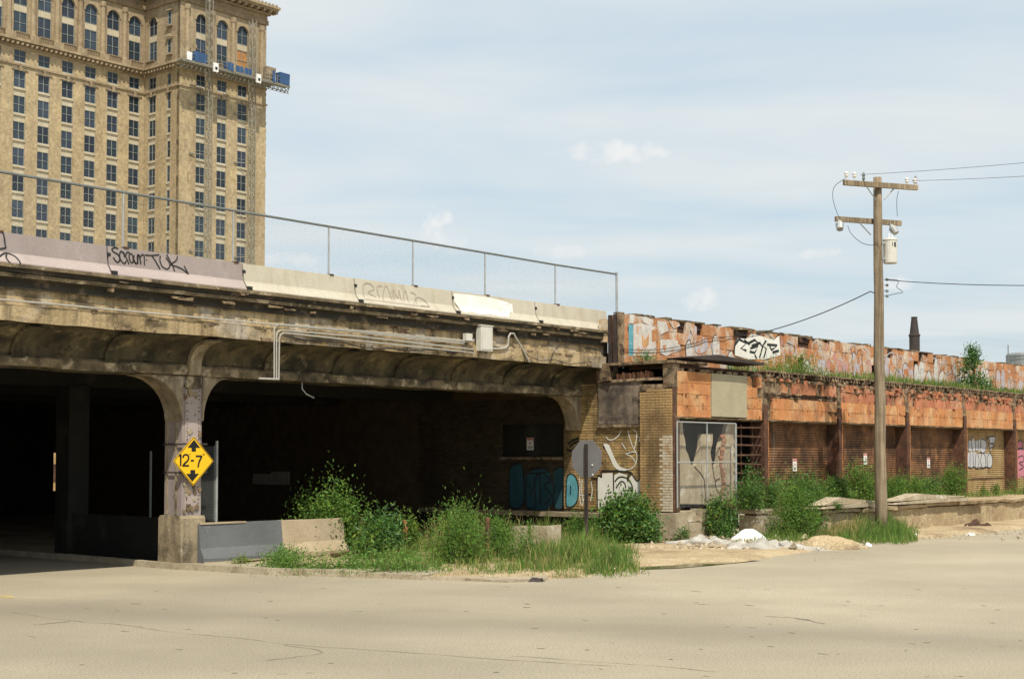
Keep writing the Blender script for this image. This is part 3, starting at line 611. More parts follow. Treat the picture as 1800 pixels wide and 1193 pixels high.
def sp_(x, y): return (cx+(x-495)*.53/330*1.0, cz-(y-588)*.53/410)
for pts in (((497, 235), (600, 370), (530, 370), (530, 432), (458, 432), (458, 370), (392, 370)), ((475, 925), (375, 795), (442, 795), (442, 733), (520, 733), (520, 795), (585, 795))):
    MB().flat([(sp_(*p)[0], -.0906, sp_(*p)[1]) for p in pts]).build('arrow', m_signk, sg)
mb = MB(); wd = .038
for st, sm in (([(285, 478), (285, 672)], 0), ([(262, 512), (285, 480)], 0), ([(322, 535), (330, 500), (365, 482), (402, 498), (412, 535), (395, 585), (350, 625), (325, 662)], 1), ([(312, 664), (420, 664)], 0), ([(436, 462), (430, 490)], 0), ([(448, 580), (500, 580)], 0), ([(528, 508), (632, 508)], 0), ([(628, 508), (585, 600), (567, 690)], 1), ([(650, 465), (648, 492)], 0), ([(668, 468), (664, 496)], 0)):
    thin = .016 if len(st) == 2 and abs(st[0][1]-st[1][1]) < 40 and abs(st[0][0]-st[1][0]) < 10 else wd
    mb.ribbon([sp_(*p) for p in st], thin*1.25, 'w', -.0907, 0, bool(sm))
mb.build('lettering', m_signk, sg)
MB().box(-.02, .62, -.075, -.05, 2.62, 2.66).box(-.02, .0, -.06, .66, 2.62, 2.65).build('strap', m_stack, sg)
MB().box(-.02, .62, -.075, -.05, 2.02, 2.06).box(-.02, .0, -.06, .66, 2.02, 2.05).build('strap', m_stack, sg)

# ================================================================= road barrier in front of the opening
rb = thing('concrete_barrier', 'grey and beige painted concrete road barrier beside the column foot', 'barrier', (2.5, .2, .1))
rp = [(-.24, .1), (-.24, .2), (-.12, .42), (-.06, .93), (.14, .93), (.2, .42), (.3, .2), (.3, .1)]
MB().prof(rp, .42, 2.72, segs=8, wob=.012).build('painted_half', m_greyp, rb, label='half painted dark blue grey')
MB().prof(rp, 2.722, 4.62, segs=8, wob=.018).build('bare_half', m_beigeb, rb, label='bare beige half')
MB().prof([(-.244, .1), (-.244, .13), (-.23, .13), (-.22, .1)], .42, 2.7, segs=8, wob=.01).box(.45, 1.7, -.08, .16, .925, .955, jit=.01).build('worn_edge', m_beigeb, rb)
# ================================================================= station tower
WP, WM, UC, UE = 143.0, 151.4, 106.5, 122.6
tw = thing('station_tower', 'tall empty buff brick office tower with arched top storeys behind the viaduct', 'building', (110, 150, 0))
def fr(kind):
    if kind == 'main': return lambda a, o: (a, WM-o)
    if kind == 'pav': return lambda a, o: (a, WP-o)
    return lambda a, o: (UC-o, a)
def fbox(mb, F, a0, a1, o0, o1, z0, z1, m=0):
    p, q = F(a0, o0), F(a1, o1); mb.box(min(p[0], q[0]), max(p[0], q[0]), min(p[1], q[1]), max(p[1], q[1]), z0, z1, m)
def fpoly(mb, kind, pts, o0, o1, m=0):
    if kind == 'main': mb.poly(pts, WM-o1, WM-o0, m)
    elif kind == 'pav': mb.poly(pts, WP-o1, WP-o0, m)
    else: mb.poly(pts, UC-o1, UC-o0, m, plane='u')
# window prototypes, local x = along wall, y = depth
def win_mesh(w, h, cols, rows, arch=False):
    f = MB(); t = .06
    if arch:
        r = w/2; n = 12
        out_ = [(-r, 0), (r, 0)]+[(r*math.cos(math.pi*i/n), h-r+r*math.sin(math.pi*i/n)) for i in range(n+1)]
        inn = [(-r+t, t), (r-t, t)]+[((r-t)*math.cos(math.pi*i/n), h-r+(r-t)*math.sin(math.pi*i/n)) for i in range(n+1)]; k = len(out_)
        f.add([(x, -.06, z) for x, z in out_]+[(x, -.06, z) for x, z in inn], [(i, (i+1) % k, k+(i+1) % k, k+i) for i in range(k)])
    else:
        f.box(-w/2, w/2, -.08, 0, 0, t).box(-w/2, w/2, -.08, 0, h-t, h).box(-w/2, -w/2+t, -.08, 0, t, h-t).box(w/2-t, w/2, -.08, 0, t, h-t)
    for c in range(1, cols): x = -w/2+w*c/cols; f.box(x-.03, x+.03, -.07, -.01, t, h-t-(0 if not arch else .05))
    for r_ in range(1, rows): z = h*r_/rows; f.box(-w/2+t, w/2-t, -.065, -.012, z-.028, z+.028)
    g = MB()
    if arch: g.flat([(x, 0.01, z) for x, z in out_])
    else: g.box(-w/2+.02, w/2-.02, .0, .05, .02, h-.02)
    return f, g
protos = {}
def window(kind, a, o, z, w, h, cols=2, rows=2, arch=False, gmat=None):
    key = (round(w, 2), round(h, 2), cols, rows, arch, gmat.name if gmat else '')
    if key not in protos:
        f, g = win_mesh(w, h, cols, rows, arch)
        fo = f.build('window', m_frame, tw, raw=True); go = g.build('pane', gmat or m_glass, fo, raw=True); protos[key] = (fo, go); 
    else:
        s, g0 = protos[key]; fo = s.copy(); C.objects.link(fo); fo.parent = tw; go = g0.copy(); C.objects.link(go); go.parent = fo
    u, w_ = {'main': (a, WM-o), 'pav': (a, WP-o), 'side': (UC-o, a)}[kind]
    fo.location = (u-110, w_-150, z); fo.rotation_euler = (0, 0, 0 if kind != 'side' else -math.pi/2); go.location = (0, 0, 0)
ZB, ZR = 22, 59.0
mainc = [(105.6-3.72*k-1.8, 105.6-3.72*k) for k in range(8)]
pavc = [(109.5, 111.15), (113.3, 115.05), (117.15, 118.9)]
sidec = [(148.7, 150.38)]; sn = (145.1, 145.95)
# solid cores
MB().box(74, UC-.6, WM+.6, WM+18, 0, 70.5).box(UC+.6, UE, WP+.6, WM+18, 0, 70.5).build('core', m_tdark, tw)
key_ = MB(); wl_ = MB(); spn = MB(); sill = MB()
def shaft(kind, cols, a0, a1, z1):
    F = fr(kind); edge = a0
    for (c0, c1) in sorted(cols)+[(a1, None)]:
        fbox(wl_, F, edge, c0, -.6, 0, 0, z1)
        edge = c1
    for (c0, c1) in cols:
        fbox(wl_, F, c0, c1, -.6, -.5, 0, z1)
for kind, cols, a0, a1 in (('main', mainc, 74, UC-.02), ('pav', pavc, UC, UE), ('side', sidec+[sn], WP+.001, WM-.001)):
    shaft(kind, cols, a0, a1, 59); F = fr(kind)
    for (c0, c1) in cols:
        nar = c1-c0 < 1
        for r_ in range(9):
            zt = 55.3-3.6*r_ if r_ else 55.25; h = 2.42
            if zt < ZB: continue
            window(kind, (c0+c1)/2, -.2, zt-h, c1-c0, h, 1 if nar else 2, 2)
            fbox(spn, F, c0, c1, -.5, -.12, zt-3.6+.02, zt-h-.3); fbox(sill, F, c0-.04, c1+.04, -.5, .05, zt-h-.3, zt-h-.12); fbox(sill, F, c0, c1, -.5, -.05, zt-h-.12, zt-h)
            if r_ == 0:
                fbox(key_, F, c0-.35, c1+.35, 0, .14, zt, zt+.15); fbox(key_, F, (c0+c1)/2-.2, (c0+c1)/2+.2, .14, .26, zt-.15, zt+.6)
        if not nar: window(kind, (c0+c1)/2, -.2, 56.4, c1-c0, 1.65, 2, 2)
        else: window(kind, (c0+c1)/2, -.2, 56.4, c1-c0, 1.65, 1, 2)
        fbox(spn, F, c0, c1, -.5, -.1, 55.32, 56.38); fbox(wl_, F, c0, c1, -.5, 0, 58.05, 59)
wl_.build('wall', m_tbrick, tw); key_.build('keystones', m_tstone, tw, kind='stuff'); spn.build('spandrels', m_tspan, tw, kind='stuff'); sill.build('sills', m_tspan, tw, kind='stuff')
# belt courses and balustraded cornice
bl = MB(); dn = MB(); bal = MB()
def band(mb, z0, z1, o, o0=0):
    mb.box(74, UC-o, WM-o, WM-o0+.01, z0, z1); mb.box(UC-o, UC-o0+.01, WP-o, WM-o, z0, z1); mb.box(UC-o0+.01, UE+o, WP-o, WP-o0+.01, z0, z1)
band(bl, 55.85, 56.1, .18); band(bl, 58.25, 58.6, .12); band(bl, 58.85, 59.05, .55); band(bl, 59.05, 59.3, .95); band(bl, 59.3, 59.45, .8)
bl.build('cornice_band', m_tstone, tw)
for k in range(44): dn.box(74+.74*k, 74+.74*k+.3, WM-.85, WM-.12, 58.55, 58.85)
for k in range(21): dn.box(UC+.74*k, UC+.74*k+.3, WP-.85, WP-.12, 58.55, 58.85)
for k in range(11): dn.box(UC-.85, UC-.12, WP+.74*k+.3, WP+.74*k+.6, 58.55, 58.85)
dn.build('dentils', m_tstone, tw, kind='stuff')
# arcade storeys
ar = MB(); col = MB()
def arcade(kind, cols, a0, a1):
    F = fr(kind); cols = sorted(cols); mids = [a0]+[(x[1]+y[0])/2 for x, y in zip(cols, cols[1:])]+[a1]
    fbox(ar, F, a0, a1, -.6, -.55, 59.4, 68.3)
    for i, (c0, c1) in enumerate(cols):
        m0, m1 = mids[i], mids[i+1]; w0, w1 = c0-.15, c1+.15; mid = (c0+c1)/2; r = (w1-w0)/2
        fbox(ar, F, m0, w0, -.55, 0, 59.4, 66.1); fbox(ar, F, w1, m1, -.55, 0, 59.4, 66.1)
        pts = [(m0, 66.1), (w0, 66.1)]+[(mid-r*math.cos(math.pi*j/12), 66.1+r*math.sin(math.pi*j/12)) for j in range(1, 12)]+[(w1, 66.1), (m1, 66.1), (m1, 68.3), (m0, 68.3)]
        fpoly(ar, kind, pts, -.55, 0)
        rin, ro = r, r+.22; n = 12; ring = MB()
        pp = [(mid-ro*math.cos(math.pi*j/n), 66.1+ro*math.sin(math.pi*j/n)) for j in range(n+1)]+[(mid+rin*math.cos(math.pi*j/n), 66.1+rin*math.sin(math.pi*j/n)) for j in range(n+1)]
        fpoly(ar, kind, pp, 0, .12)
        ply = kind == 'pav' and i != 1
        window(kind, mid, -.25, 60.35, w1-w0, 3.05, 2, 2, False, m_ply if ply and i == 2 else None)
        window(kind, mid, -.25, 64.35, w1-w0, 66.1+r-64.35, 2, 2, True)
        fbox(spn2, F, w0, w1, -.5, -.2, 63.45, 64.3); fbox(ar, F, w0, w1, -.5, .0, 59.4, 60.3)
        # little balustrade under each window
        fbox(bal, F, w0-.1, w1+.1, .35, .6, 60.25, 60.4)
        for q in range(8): x = w0+(w1-w0)*(q+.5)/8; fbox(bal, F, x-.05, x+.05, .4, .52, 59.46, 60.25)
        if ply: fbox(plyb, F, w0+.1, w1-.1, -.4, -.34, 61.9 if i == 0 else 60.5, 63.3)
    for x in ([m for m in mids[1:-1]]+([a0+1.2] if kind == 'pav' else [])+([a1-1.0] if kind == 'pav' else [])):
        u, w_ = F(x, .12); col.lathe([(.5, 59.45), (.5, 60.1), (.42, 60.4), (.4, 60.6), (.33, 67.0), (.45, 67.3), (.5, 67.9)], (u, w_, 0), 10); fbox(col, F, x-.75, x+.75, 0, .75, 59.45, 60.2)
spn2 = MB(); plyb = MB()
arcade('main', mainc, 74, UC-.02); arcade('pav', pavc, UC, UE); arcade('side', sidec, WP+3.6, WM-.001)
fs_ = fr('side'); fbox(ar, fs_, WP+.001, WP+3.6, -.6, 0, 59.4, 68.3)
for z in (61, 65.2): window('side', 145.4, .02, z, .8, 1.9, 1, 2); fbox(col, fs_, 144.7, 146.1, 0, .35, z-.35, z-.1); fbox(col, fs_, 144.7, 146.1, 0, .3, z+2.0, z+2.25)
fpoly(col, 'side', [(144.6, 63.25), (146.2, 63.25), (145.4, 63.75)], 0, .35)
ar.build('arcade_wall', m_tstone, tw); col.build('engaged_columns', m_tstone, tw, kind='stuff'); bal.build('balustrade', m_tdark, tw, kind='stuff'); spn2.build('pale_panels', m_tspan, tw, kind='stuff'); plyb.build('plywood_boarding', m_ply, tw, kind='stuff')
tp = MB(); band(tp, 68.3, 69.0, .25); band(tp, 69.0, 69.8, .12); band(tp, 69.8, 70.1, .5); tp.build('entablature', m_tdark, tw)
tp = MB(); band(tp, 70.5, 70.75, 1.35); band(tp, 70.75, 71.1, 1.55)
tp.box(74, UC-.1, WM, WM+18, 70.5, 71.1).box(UC-.1, UE+1.55, WP, WM+18, 70.5, 71.1); tp.build('roof_cornice', m_tstone, tw)
tp = MB()
for k in range(26): tp.box(76+1.2*k, 76.4+1.2*k, WM-1.2, WM-.1, 70.1, 70.5)
for k in range(16): tp.box(UC-1+1.2*k, UC-.6+1.2*k, WP-1.2, WP-.1, 70.1, 70.5)
for k in range(7): tp.box(UC-1.2, UC-.1, WP+1.2*k+.5, WP+1.2*k+.9, 70.1, 70.5)
for k in range(27): tp.box(UC-1.5+.7*k, UC-1.2+.7*k, WP-1.57, WP-1.35, 71.1, 71.35)
tp.build('modillions', m_tstone, tw, kind='stuff')
# broken stone quoins at the far corner
tp = MB()
for k in range(34):
    z = 24+k*1.15+random.uniform(-.3, .3)
    if random.random() < .7: tp.box(UE, UE+random.uniform(.05, .22), WP+.1, WP+1.5, z, z+random.uniform(.4, 1.0))
tp.build('ragged_corner_stone', m_tbrick, tw)
# scars on the pavilion brick
tp = MB()
for k in range(22):
    u = random.uniform(106.9, 108.9); z = random.uniform(26, 68); tp.box(u, u+random.uniform(.2, .7), WP-.03, WP, z, z+random.uniform(.3, 1.6))
tp.build('patched_brick', m_tstone, tw)
# hoist masts and the hanging work platform
def lattice(u, lb, zt=71):
    t = thing('hoist_mast', lb, 'mast', (u, WP-1.2, 0), 'hoist masts on the tower face'); mb = MB(); r = .38
    for a in (-r, r):
        for b in (-r, r): mb.bar((u+a, WP-1.2+b, 20), (u+a, WP-1.2+b, zt), .085)
    z = 20; s = 1
    while z < zt-1:
        for b in (-r, r): mb.bar((u-r*s, WP-1.2+b, z), (u+r*s, WP-1.2+b, z+.9), .055)
        for a in (-r, r): mb.bar((u+a, WP-1.2-r*s, z), (u+a, WP-1.2+r*s, z+.9), .055)
        mb.bar((u-r, WP-1.2-r, z), (u+r, WP-1.2-r, z), .03); z += .9; s = -s
    mb.build('lattice', m_steel, t)
    for z in (53.5, 46.2, 39, 32):
        MB().bar((u+.3, WP-1.2, z), (u-2.2, WP-.02, z+.1), .06).bar((u-.3, WP-1.2, z), (u-2.2, WP-.02, z), .05).box(u-2.5, u-1.9, WP-.2, WP, z-.12, z+.12).build('wall_tie', m_steel, t)
lattice(110.85, 'lattice hoist mast left of the pair on the tower face', 75); lattice(118.95, 'lattice hoist mast nearest the tower corner', 68)
pf = thing('work_platform', 'long hanging work platform with blue tarpaulins across the tower face', 'platform', (107.2, WP-2, 59))
DU, DZ = -2.5, -.55
mb = MB(); y0, y1 = WP-3.0, WP-1.75
mb.box(107.2, 127.3, y0, y1, 59.25, 59.45).box(107.2, 127.3, y0, y0+.08, 59.1, 59.2).box(107.2, 127.3, y1-.08, y1, 58.75, 58.85)
for k in range(26):
    u = 107.2+.8*k; mb.bar((u, y0, 59.4), (u, y0, 60.5), .06)
    mb.bar((u, y0, 59.4), (min(u+.4, 127.3), (y0+y1)/2, 58.35), .08).bar((min(u+.8, 127.3), y0, 59.4), (min(u+.4, 127.3), (y0+y1)/2, 58.35), .08).bar((u, y1, 59.4), (u+.4, (y0+y1)/2, 58.35), .06)
mb.box(107.2, 127.3, y0, y0+.05, 60.45, 60.52).box(107.2, 127.3, y0, y0+.05, 59.95, 60.0).bar((107.2, (y0+y1)/2, 58.35), (127.3, (y0+y1)/2, 58.35), .06)
mb.build('truss_deck', m_steel, pf)
tp = MB(); tp.box(108.0, 108.9, y0-.05, y0+.2, 59.45, 60.5, jit=.1).build('white_sheet', m_tarp, pf)
for a, b, z1 in ((109.4, 111.6, 60.9), (115.4, 116.4, 60.6), (123.9, 124.3, 61.2), (125.3, 127.2, 61.2)): MB().box(a, b, y0-.03, y1-.2, 59.46, z1, jit=.07).build('blue_cover', m_blue, pf)
MB().box(112.6, 113.4, y0-.3, y0-.02, 58.6, 59.9).box(112.8, 113.2, y0-.34, y0-.3, 58.9, 59.3, 1).build('drive_unit', [m_tarp, m_signk], pf)
MB().box(120.6, 121.4, y0-.3, y0-.02, 58.6, 59.9).box(120.8, 121.2, y0-.34, y0-.3, 58.9, 59.3, 1).build('drive_unit', [m_tarp, m_signk], pf)
MB().box(122.9, 124.6, y0+.1, y1-.2, 59.46, 61.6, jit=.15).build('plywood_crate', m_wood, pf)
for a, b in ((116.8, 118.2), (118.4, 119.8)): MB().box(a, b, y0-.02, y0+.01, 59.5, 60.4).build('mesh_panel', m_blue, pf)

pf.location = P3(107.2+DU, WP-2, 59+DZ)
# ================================================================= warehouse
WF = -3.2; COLS = [14.0, 18.85, 23.62, 28.75, 33.8, 38.9, 43.9, 48.9]
wh = thing('warehouse', 'derelict warehouse of orange clay tile and buff brick with rusty roll up doors', 'building', (14, -3.2, 0))
MB().box(14.02, 52, -3.1, -2.8, 3.47, 4.74).build('tile_backing', m_mortar, wh)
MB().box(14.02, 52, -3.1, -2.75, 3.4, 3.465).prof([(-3.2, 3.44), (-3.2, 3.462), (-3.1, 3.462), (-3.1, 3.4)], 14.02, 52, segs=220, wob=.025).build('lintel', m_mortar, wh)
MB().box(14.3, 52, -3.06, -1.46, 4.8, 4.9).build('canopy_roof', m_darkcore, wh)
MB().box(19, 52, -2.7, -2.4, .8, 4.8).build('inner_wall', m_inner, wh)
MB().box(14.3, 19, -.9, -.8, .8, 4.8).box(18.97, 19.1, -2.7, -.9, .8, 4.8).build('inner_wall', m_inner, wh)
MB().box(14.3, 19, -2.9, -.9, .8, .88).build('floor_slab', m_darkcore, wh)
# clay tiles
tile_src = []
TW_, TH_ = .3, .327
def mk_tile(v):
    mb = MB(); w, h = TW_/2, TH_/2; r = lambda s=.007: random.uniform(-s, s)
    base = [(-w+r(), -h+r()), (0, -h+r()), (w+r(), -h+r()), (w+r(), h+r()), (0, h+r()), (-w+r(), h+r())]
    if v == 1: base = [(-w, -h), (w, -h), (w, h*.5), (w*.6, h*.72), (w*.45, h), (-w, h)]
    if v == 2: base = [(-w, -h), (-.03, -h), (-.01, -h*.4), (.03, -h*.45), (.05, -h), (w, -h), (w, h), (-w, h)]
    if v == 3: base = [(-w, -h*.9), (w*.8, -h), (w, h*.2), (w*.2, h*.1), (0, h*.5), (-w*.5, h*.35), (-w, h*.8)]
    if v == 4: base = [(-w, -h), (w, -h), (w, h), (.05, h), (.06, h*.3), (-.02, h*.25), (-.04, h*.6), (-.015, h), (-w, h)]
    n = len(base); mb.add([(a*.985, -.1, b*.985) for a, b in base]+[(a, -.088, b) for a, b in base]+[(a, 0, b) for a, b in base], [tuple(range(n))]+[(i, n+i, n+(i+1) % n, (i+1) % n) for i in range(n)]+[(n+i, 2*n+i, 2*n+(i+1) % n, n+(i+1) % n) for i in range(n)])
    me = mb.build('tile', m_tile, wh, raw=True); return me
def place_tile(u, w, z, parent, sx=1, sz=1, src=None, mat=None, wts=(11, 1.2, 1, .7, .8)):
    v = random.choices(range(5), wts)[0]; L = src
    if L[v] is None:
        o = mk_tile(v); o.parent = parent; ORG[o.name] = ORG[parent.name]
        if mat: o.data.materials.clear(); o.data.materials.append(mat)
        L[v] = o; og = ORG[parent.name]; o.location = (u-og[0], w-og[1], z-og[2]); o.scale = (sx, 1, sz)
    else: inst(L[v], parent, (u, w, z), 0, (sx, 1, sz))
TS = [None]*5; TP = [None]*5
TR = [None]*5
bt = MB()
for b in range(5):
    rows = [3.465, 3.795, 4.30] if b == 0 else [3.465, 3.795, 4.125]
    a, c = COLS[b+1]+.17, COLS[b+2]-.17; n = round((c-a)/.31); st = (c-a)/n
    a0 = a+(.22 if b == 0 else 0)
    for ri, z in enumerate(rows):
        for k in range(n):
            u = a+st*(k+.5)
            if u < a0: continue
            if ri == 2 and (random.random() < .1 or (b == 0 and k in (1, 2))): continue
            if ri < 2 and random.random() < .012: continue
            place_tile(u, -3.1+random.uniform(-.012, .008)+(.02 if ri == 2 else 0), z+.162, wh, st/.302, 1.0+(.06 if ri == 2 and b == 0 else 0), TR if ri == 2 else TS, m_tiler if ri == 2 else None, wts=(11, 1.2, 1, .7, .8) if ri < 2 else (7, 1.6, 1.2, 2, 1.5))
    u = a
    while u < c-.05:      # ragged remains of the upper courses
        l = random.uniform(.1, .32); z = rows[2]+.335+random.uniform(0, .02); top = 4.72
        while z < top-.04:
            h = random.uniform(.07, .16)
            if random.random() < .62: d = random.uniform(-.02, .06); bt.box(u, min(u+l-.012, c), -3.2+d, -3.08, z, min(z+h, 4.74), jit=.012)
            z += h+.01
        u += l
bt.build('broken_tile_courses', m_tiler, wh, kind='stuff')
for ri, z in enumerate((3.465, 3.78, 4.095, 4.41)):
    for a, c in ((14.12, 15.83), (17.82, 18.68)):
        n = round((c-a)/.3); st = (c-a)/n
        for k in range(n):
            if random.random() < .03: continue
            place_tile(a+st*(k+.5), -3.1+random.uniform(-.01, .008), z+.152, wh, st/.3, .95, TS, wts=(9, 1, 1, .4 if ri == 3 else .1, 1))
MB().box(15.85, 17.78, -3.22, -3.1, 3.5, 4.72).build('cement_panel', m_panel, wh)
def rough_run(mb, a, c, z, h, w, dens, ln=(.06, .3), dep=(.02, .09)):
    for k in range(int((c-a)*dens)):
        u = random.uniform(a, c); l = random.uniform(*ln); hh = h*random.uniform(.3, 1); zz_ = z+random.uniform(0, h-hh); d = random.uniform(*dep)
        mb.box(u, u+l, w-d, w+.02, zz_, zz_+hh, jit=.014)
mr = MB(); dk = MB()
for b in range(1, 7):
    a, c = COLS[b]+.12, COLS[b+1]-.12
    if b == 1: rough_run(mr, a, c, 4.12, .08, -3.1, 3.2, dep=(.05, .12)); rough_run(mr, a, c, 4.23, .07, -3.1, 5, dep=(.04, .12)); dk.box(a, c, -3.115, -3.09, 4.135, 4.29)
    else: rough_run(mr, a, c, 4.42, .09, -3.1, 2.5, dep=(.05, .12))
    rough_run(mr, a, c, 4.62, .12, -3.1, 6, ln=(.05, .2), dep=(.03, .13))
rough_run(mr, 14.1, 18.7, 4.7, .12, -3.1, 9)
mr.build('broken_mortar', m_mortar, wh, kind='stuff'); dk.build('dark_slot', m_darkcore, wh)
# hollow tile ends along the canopy edge
th = MB(); u = 19.0
th.prof([(-3.2, 4.9), (-3.2, 4.95), (-3.0, 4.96), (-3.0, 4.9)], 18.8, 52, segs=160, wob=.02)
while u < 47:
    if random.random() < .86: th.box(u, u+random.uniform(.05, .075), -3.19, -3.0, 4.745+random.uniform(0, .06), 4.9, jit=.01)
    if random.random() < .3: th.box(u+.07, u+.2, -3.17, -3.0, 4.74, 4.78+random.uniform(0, .07), jit=.012)
    u += .19
th.build('hollow_tile_edge', m_mortar, wh, kind='stuff')
MB().box(18.8, 50, -2.98, -2.9, 4.74, 4.9).build('canopy_core', m_darkcore, wh)
# piers and rusty steel columns
for i, u in enumerate(COLS[1:7]):
    z0 = 3.9 if i else 3.6
    pm = MB(); z = z0
    while z < 4.74: h = random.uniform(.12, .26); pm.box(u-.13+random.uniform(-.03, .03), u+.13+random.uniform(-.04, .03), -3.22+random.uniform(0, .06), -3.08, z, min(z+h, 4.76), jit=.02); z += h
    if i == 0: pm = MB().box(u-.2, u-.1, -3.2, -3.08, 3.5, 4.7, jit=.03).box(u+.0, u+.12, -3.12, -3.08, 3.6, 4.1, jit=.02)
    pm.build('concrete_pier', m_mortar, wh)
    cm = MB(); cm.box(u-.11, u+.1, -3.24, -3.215, .86, 3.95-.1*random.random()); cm.box(u-.11, u-.095, -3.213, -2.75, .86, 3.39).box(u+.08, u+.1, -3.213, -2.75, .86, 3.39).build('steel_column', m_rust, wh)
    MB().box(u+.085, u+.115, -3.262, -3.242, .86, 3.4).build('column_flange', m_rustlt, wh)  # edge strip in brighter rust paints the sunlit edge of the flange
    MB().box(u-.095, u+.08, -3.19, -2.8, .86, 3.38).build('column_fill', m_darkcore, wh)
# roll-up doors
def door_mesh(a, c, w, z0, z1):
    mb = MB(); P = []; z = z0
    while z < z1:
        P += [(w+.012, z), (w-.02, z+.012), (w-.026, z+.034), (w-.016, z+.056), (w+.012, z+.07)]; z += .077
    P.append((w, z1)); n = len(P); mb.add([(a, x, y) for x, y in P]+[(c, x, y) for x, y in P], [(i, i+1, n+i+1, n+i) for i in range(n-1)]); return mb
DW = -2.79
dl = ['rusty brown slatted door', 'rusty brown slatted door behind the utility pole', 'rusty brown slatted door with a bent bottom seam', 'tan slatted door with silver bubble lettering', 'slatted door with pink lettering', 'rusty slatted door']
doors = []
for b in range(6):
    a, c = COLS[b+1]+.14, COLS[b+2]-.14
    d = door_mesh(a, c, DW, .87, 3.4).build('roll_up_door', m_doort if b in (3, 4) else m_door, wh, label=dl[b], free=True); doors.append(d)
    if b in (2, 3): MB().box(a+.1, c-.05, DW-.05, DW-.03, 1.47, 1.52, jit=.008).build('door_seam_bar', m_rust, d)
g = MB(); gk = MB()
S5 = lambda pts: [(1600+x/3.14, 600+y/3.14) for x, y in pts]
gw = DW-.03
def fillw(mb, pts, w): mb.flat([(onW(x, y, w)[0], w, onW(x, y, w)[1]) for x, y in spline(pts+[pts[0]], 4)[:-1]])
for sh in ([(318, 560), (322, 548), (336, 545), (345, 520), (352, 545), (372, 548), (385, 540), (408, 538), (422, 560), (420, 595), (408, 618), (390, 612), (370, 602), (345, 605), (320, 600)], [(425, 530), (466, 524), (466, 560), (450, 585), (440, 610), (438, 560)],
           [(318, 615), (345, 608), (365, 615), (385, 622), (400, 612), (420, 620), (440, 612), (452, 640), (452, 675), (440, 697), (420, 690), (400, 697), (385, 690), (368, 698), (350, 688), (335, 696), (318, 690)]): fillw(g, S5(sh), gw-.001)
for st in ([(322, 550), (322, 600)], [(345, 522), (338, 560), (345, 604)], [(360, 548), (360, 602)], [(375, 548), (375, 600)], [(390, 560), (385, 600), (405, 615), (418, 590), (418, 550), (395, 540), (388, 560), (392, 590)], [(425, 530), (466, 524), (464, 560), (440, 562), (462, 572), (440, 592), (444, 615)], [(425, 530), (438, 545), (432, 575)],
           [(330, 615), (330, 695)], [(345, 612), (350, 690)], [(363, 618), (358, 690), (370, 698), (380, 660), (372, 620)], [(395, 615), (388, 660), (398, 696), (415, 690), (415, 640), (402, 614)], [(440, 612), (425, 640), (428, 690), (440, 697), (452, 680), (452, 640), (440, 612)], [(318, 690), (335, 698), (350, 690), (370, 700), (398, 697), (420, 692), (440, 698)]):
    gk.ribbon([onW(x, y, gw) for x, y in S5(st)], .045, 'w', gw-.005)
g.build('graffiti_fill', m_chrome, doors[3]); gk.build('graffiti_outline', m_blackp, doors[3])
g = MB(); gk = MB()
fillw(g, S5([(586, 600), (600, 590), (628, 590), (650, 600), (650, 740), (620, 745), (590, 742)]), gw-.001); fillw(g, S5([(592, 560), (605, 545), (622, 560), (618, 585), (596, 588)]), gw-.001)
for st in ([(592, 560), (605, 545), (622, 560), (616, 585), (594, 588), (592, 560)], [(586, 600), (610, 592), (640, 600)], [(595, 640), (620, 630), (625, 660), (600, 670), (625, 690), (600, 710)]): gk.ribbon([onW(x, y, gw) for x, y in S5(st)], .05, 'w', gw-.005)
g.build('graffiti_fill', m_pinkp, doors[4]); gk.build('graffiti_outline', m_blackp, doors[4])
MB().tube([(a, DW-.2, b) for a, b in [onW(x, y, DW-.2) for x, y in ((1360, 742), (1361, 790), (1359, 810), (1361, 822), (1357, 826))]], .008, 4).build('hanging_wire', m_galvd, wh)
def notice(cx_, cy_, w, lb, hw=.13, hh=.19, plane='w', bare=False):
    if plane == 'w': a, z = onW(cx_, cy_, w); q = lambda da, dz, d: (a+da, w-d, z+dz); org = (a, w, z)
    else: a, z = onU(cx_, cy_, w); q = lambda da, dz, d: (w-d, a+da, z+dz); org = (w, a, z)
    t = thing('warning_notice', lb, 'notice', org, 'white notices on the doors')
    def bx(n, m, a0, a1, z0, z1, d0, d1):
        p, r_ = q(a0, z0, d0), q(a1, z1, d1); MB().box(min(p[0], r_[0]), max(p[0], r_[0]), min(p[1], r_[1]), max(p[1], r_[1]), min(p[2], r_[2]), max(p[2], r_[2])).build(n, m, t)
    bx('sheet', m_signw, -hw, hw, -hh, hh, 0, .004)
    bx('header', m_signr, -hw+.01, hw-.01, hh*.62, hh-.01, .005, .007)
    bx('emblem', m_signr, -.03, .03, 0, .055, .005, .007)
    bx('printed_line', m_signk, -.09, .09, -.09, -.07, .005, .007); bx('printed_line', m_signk, -.09, .07, -.13, -.115, .005, .007)
notice(1397, 817, gw-.005, 'white notice with red header on the first brown door right of the barred bay')
notice(1521, 806, gw-.005, 'white notice with red header on the door just left of the wooden utility pole')
notice(1632, 813, gw-.005, 'white notice with red header on the brown door next right of the utility pole')
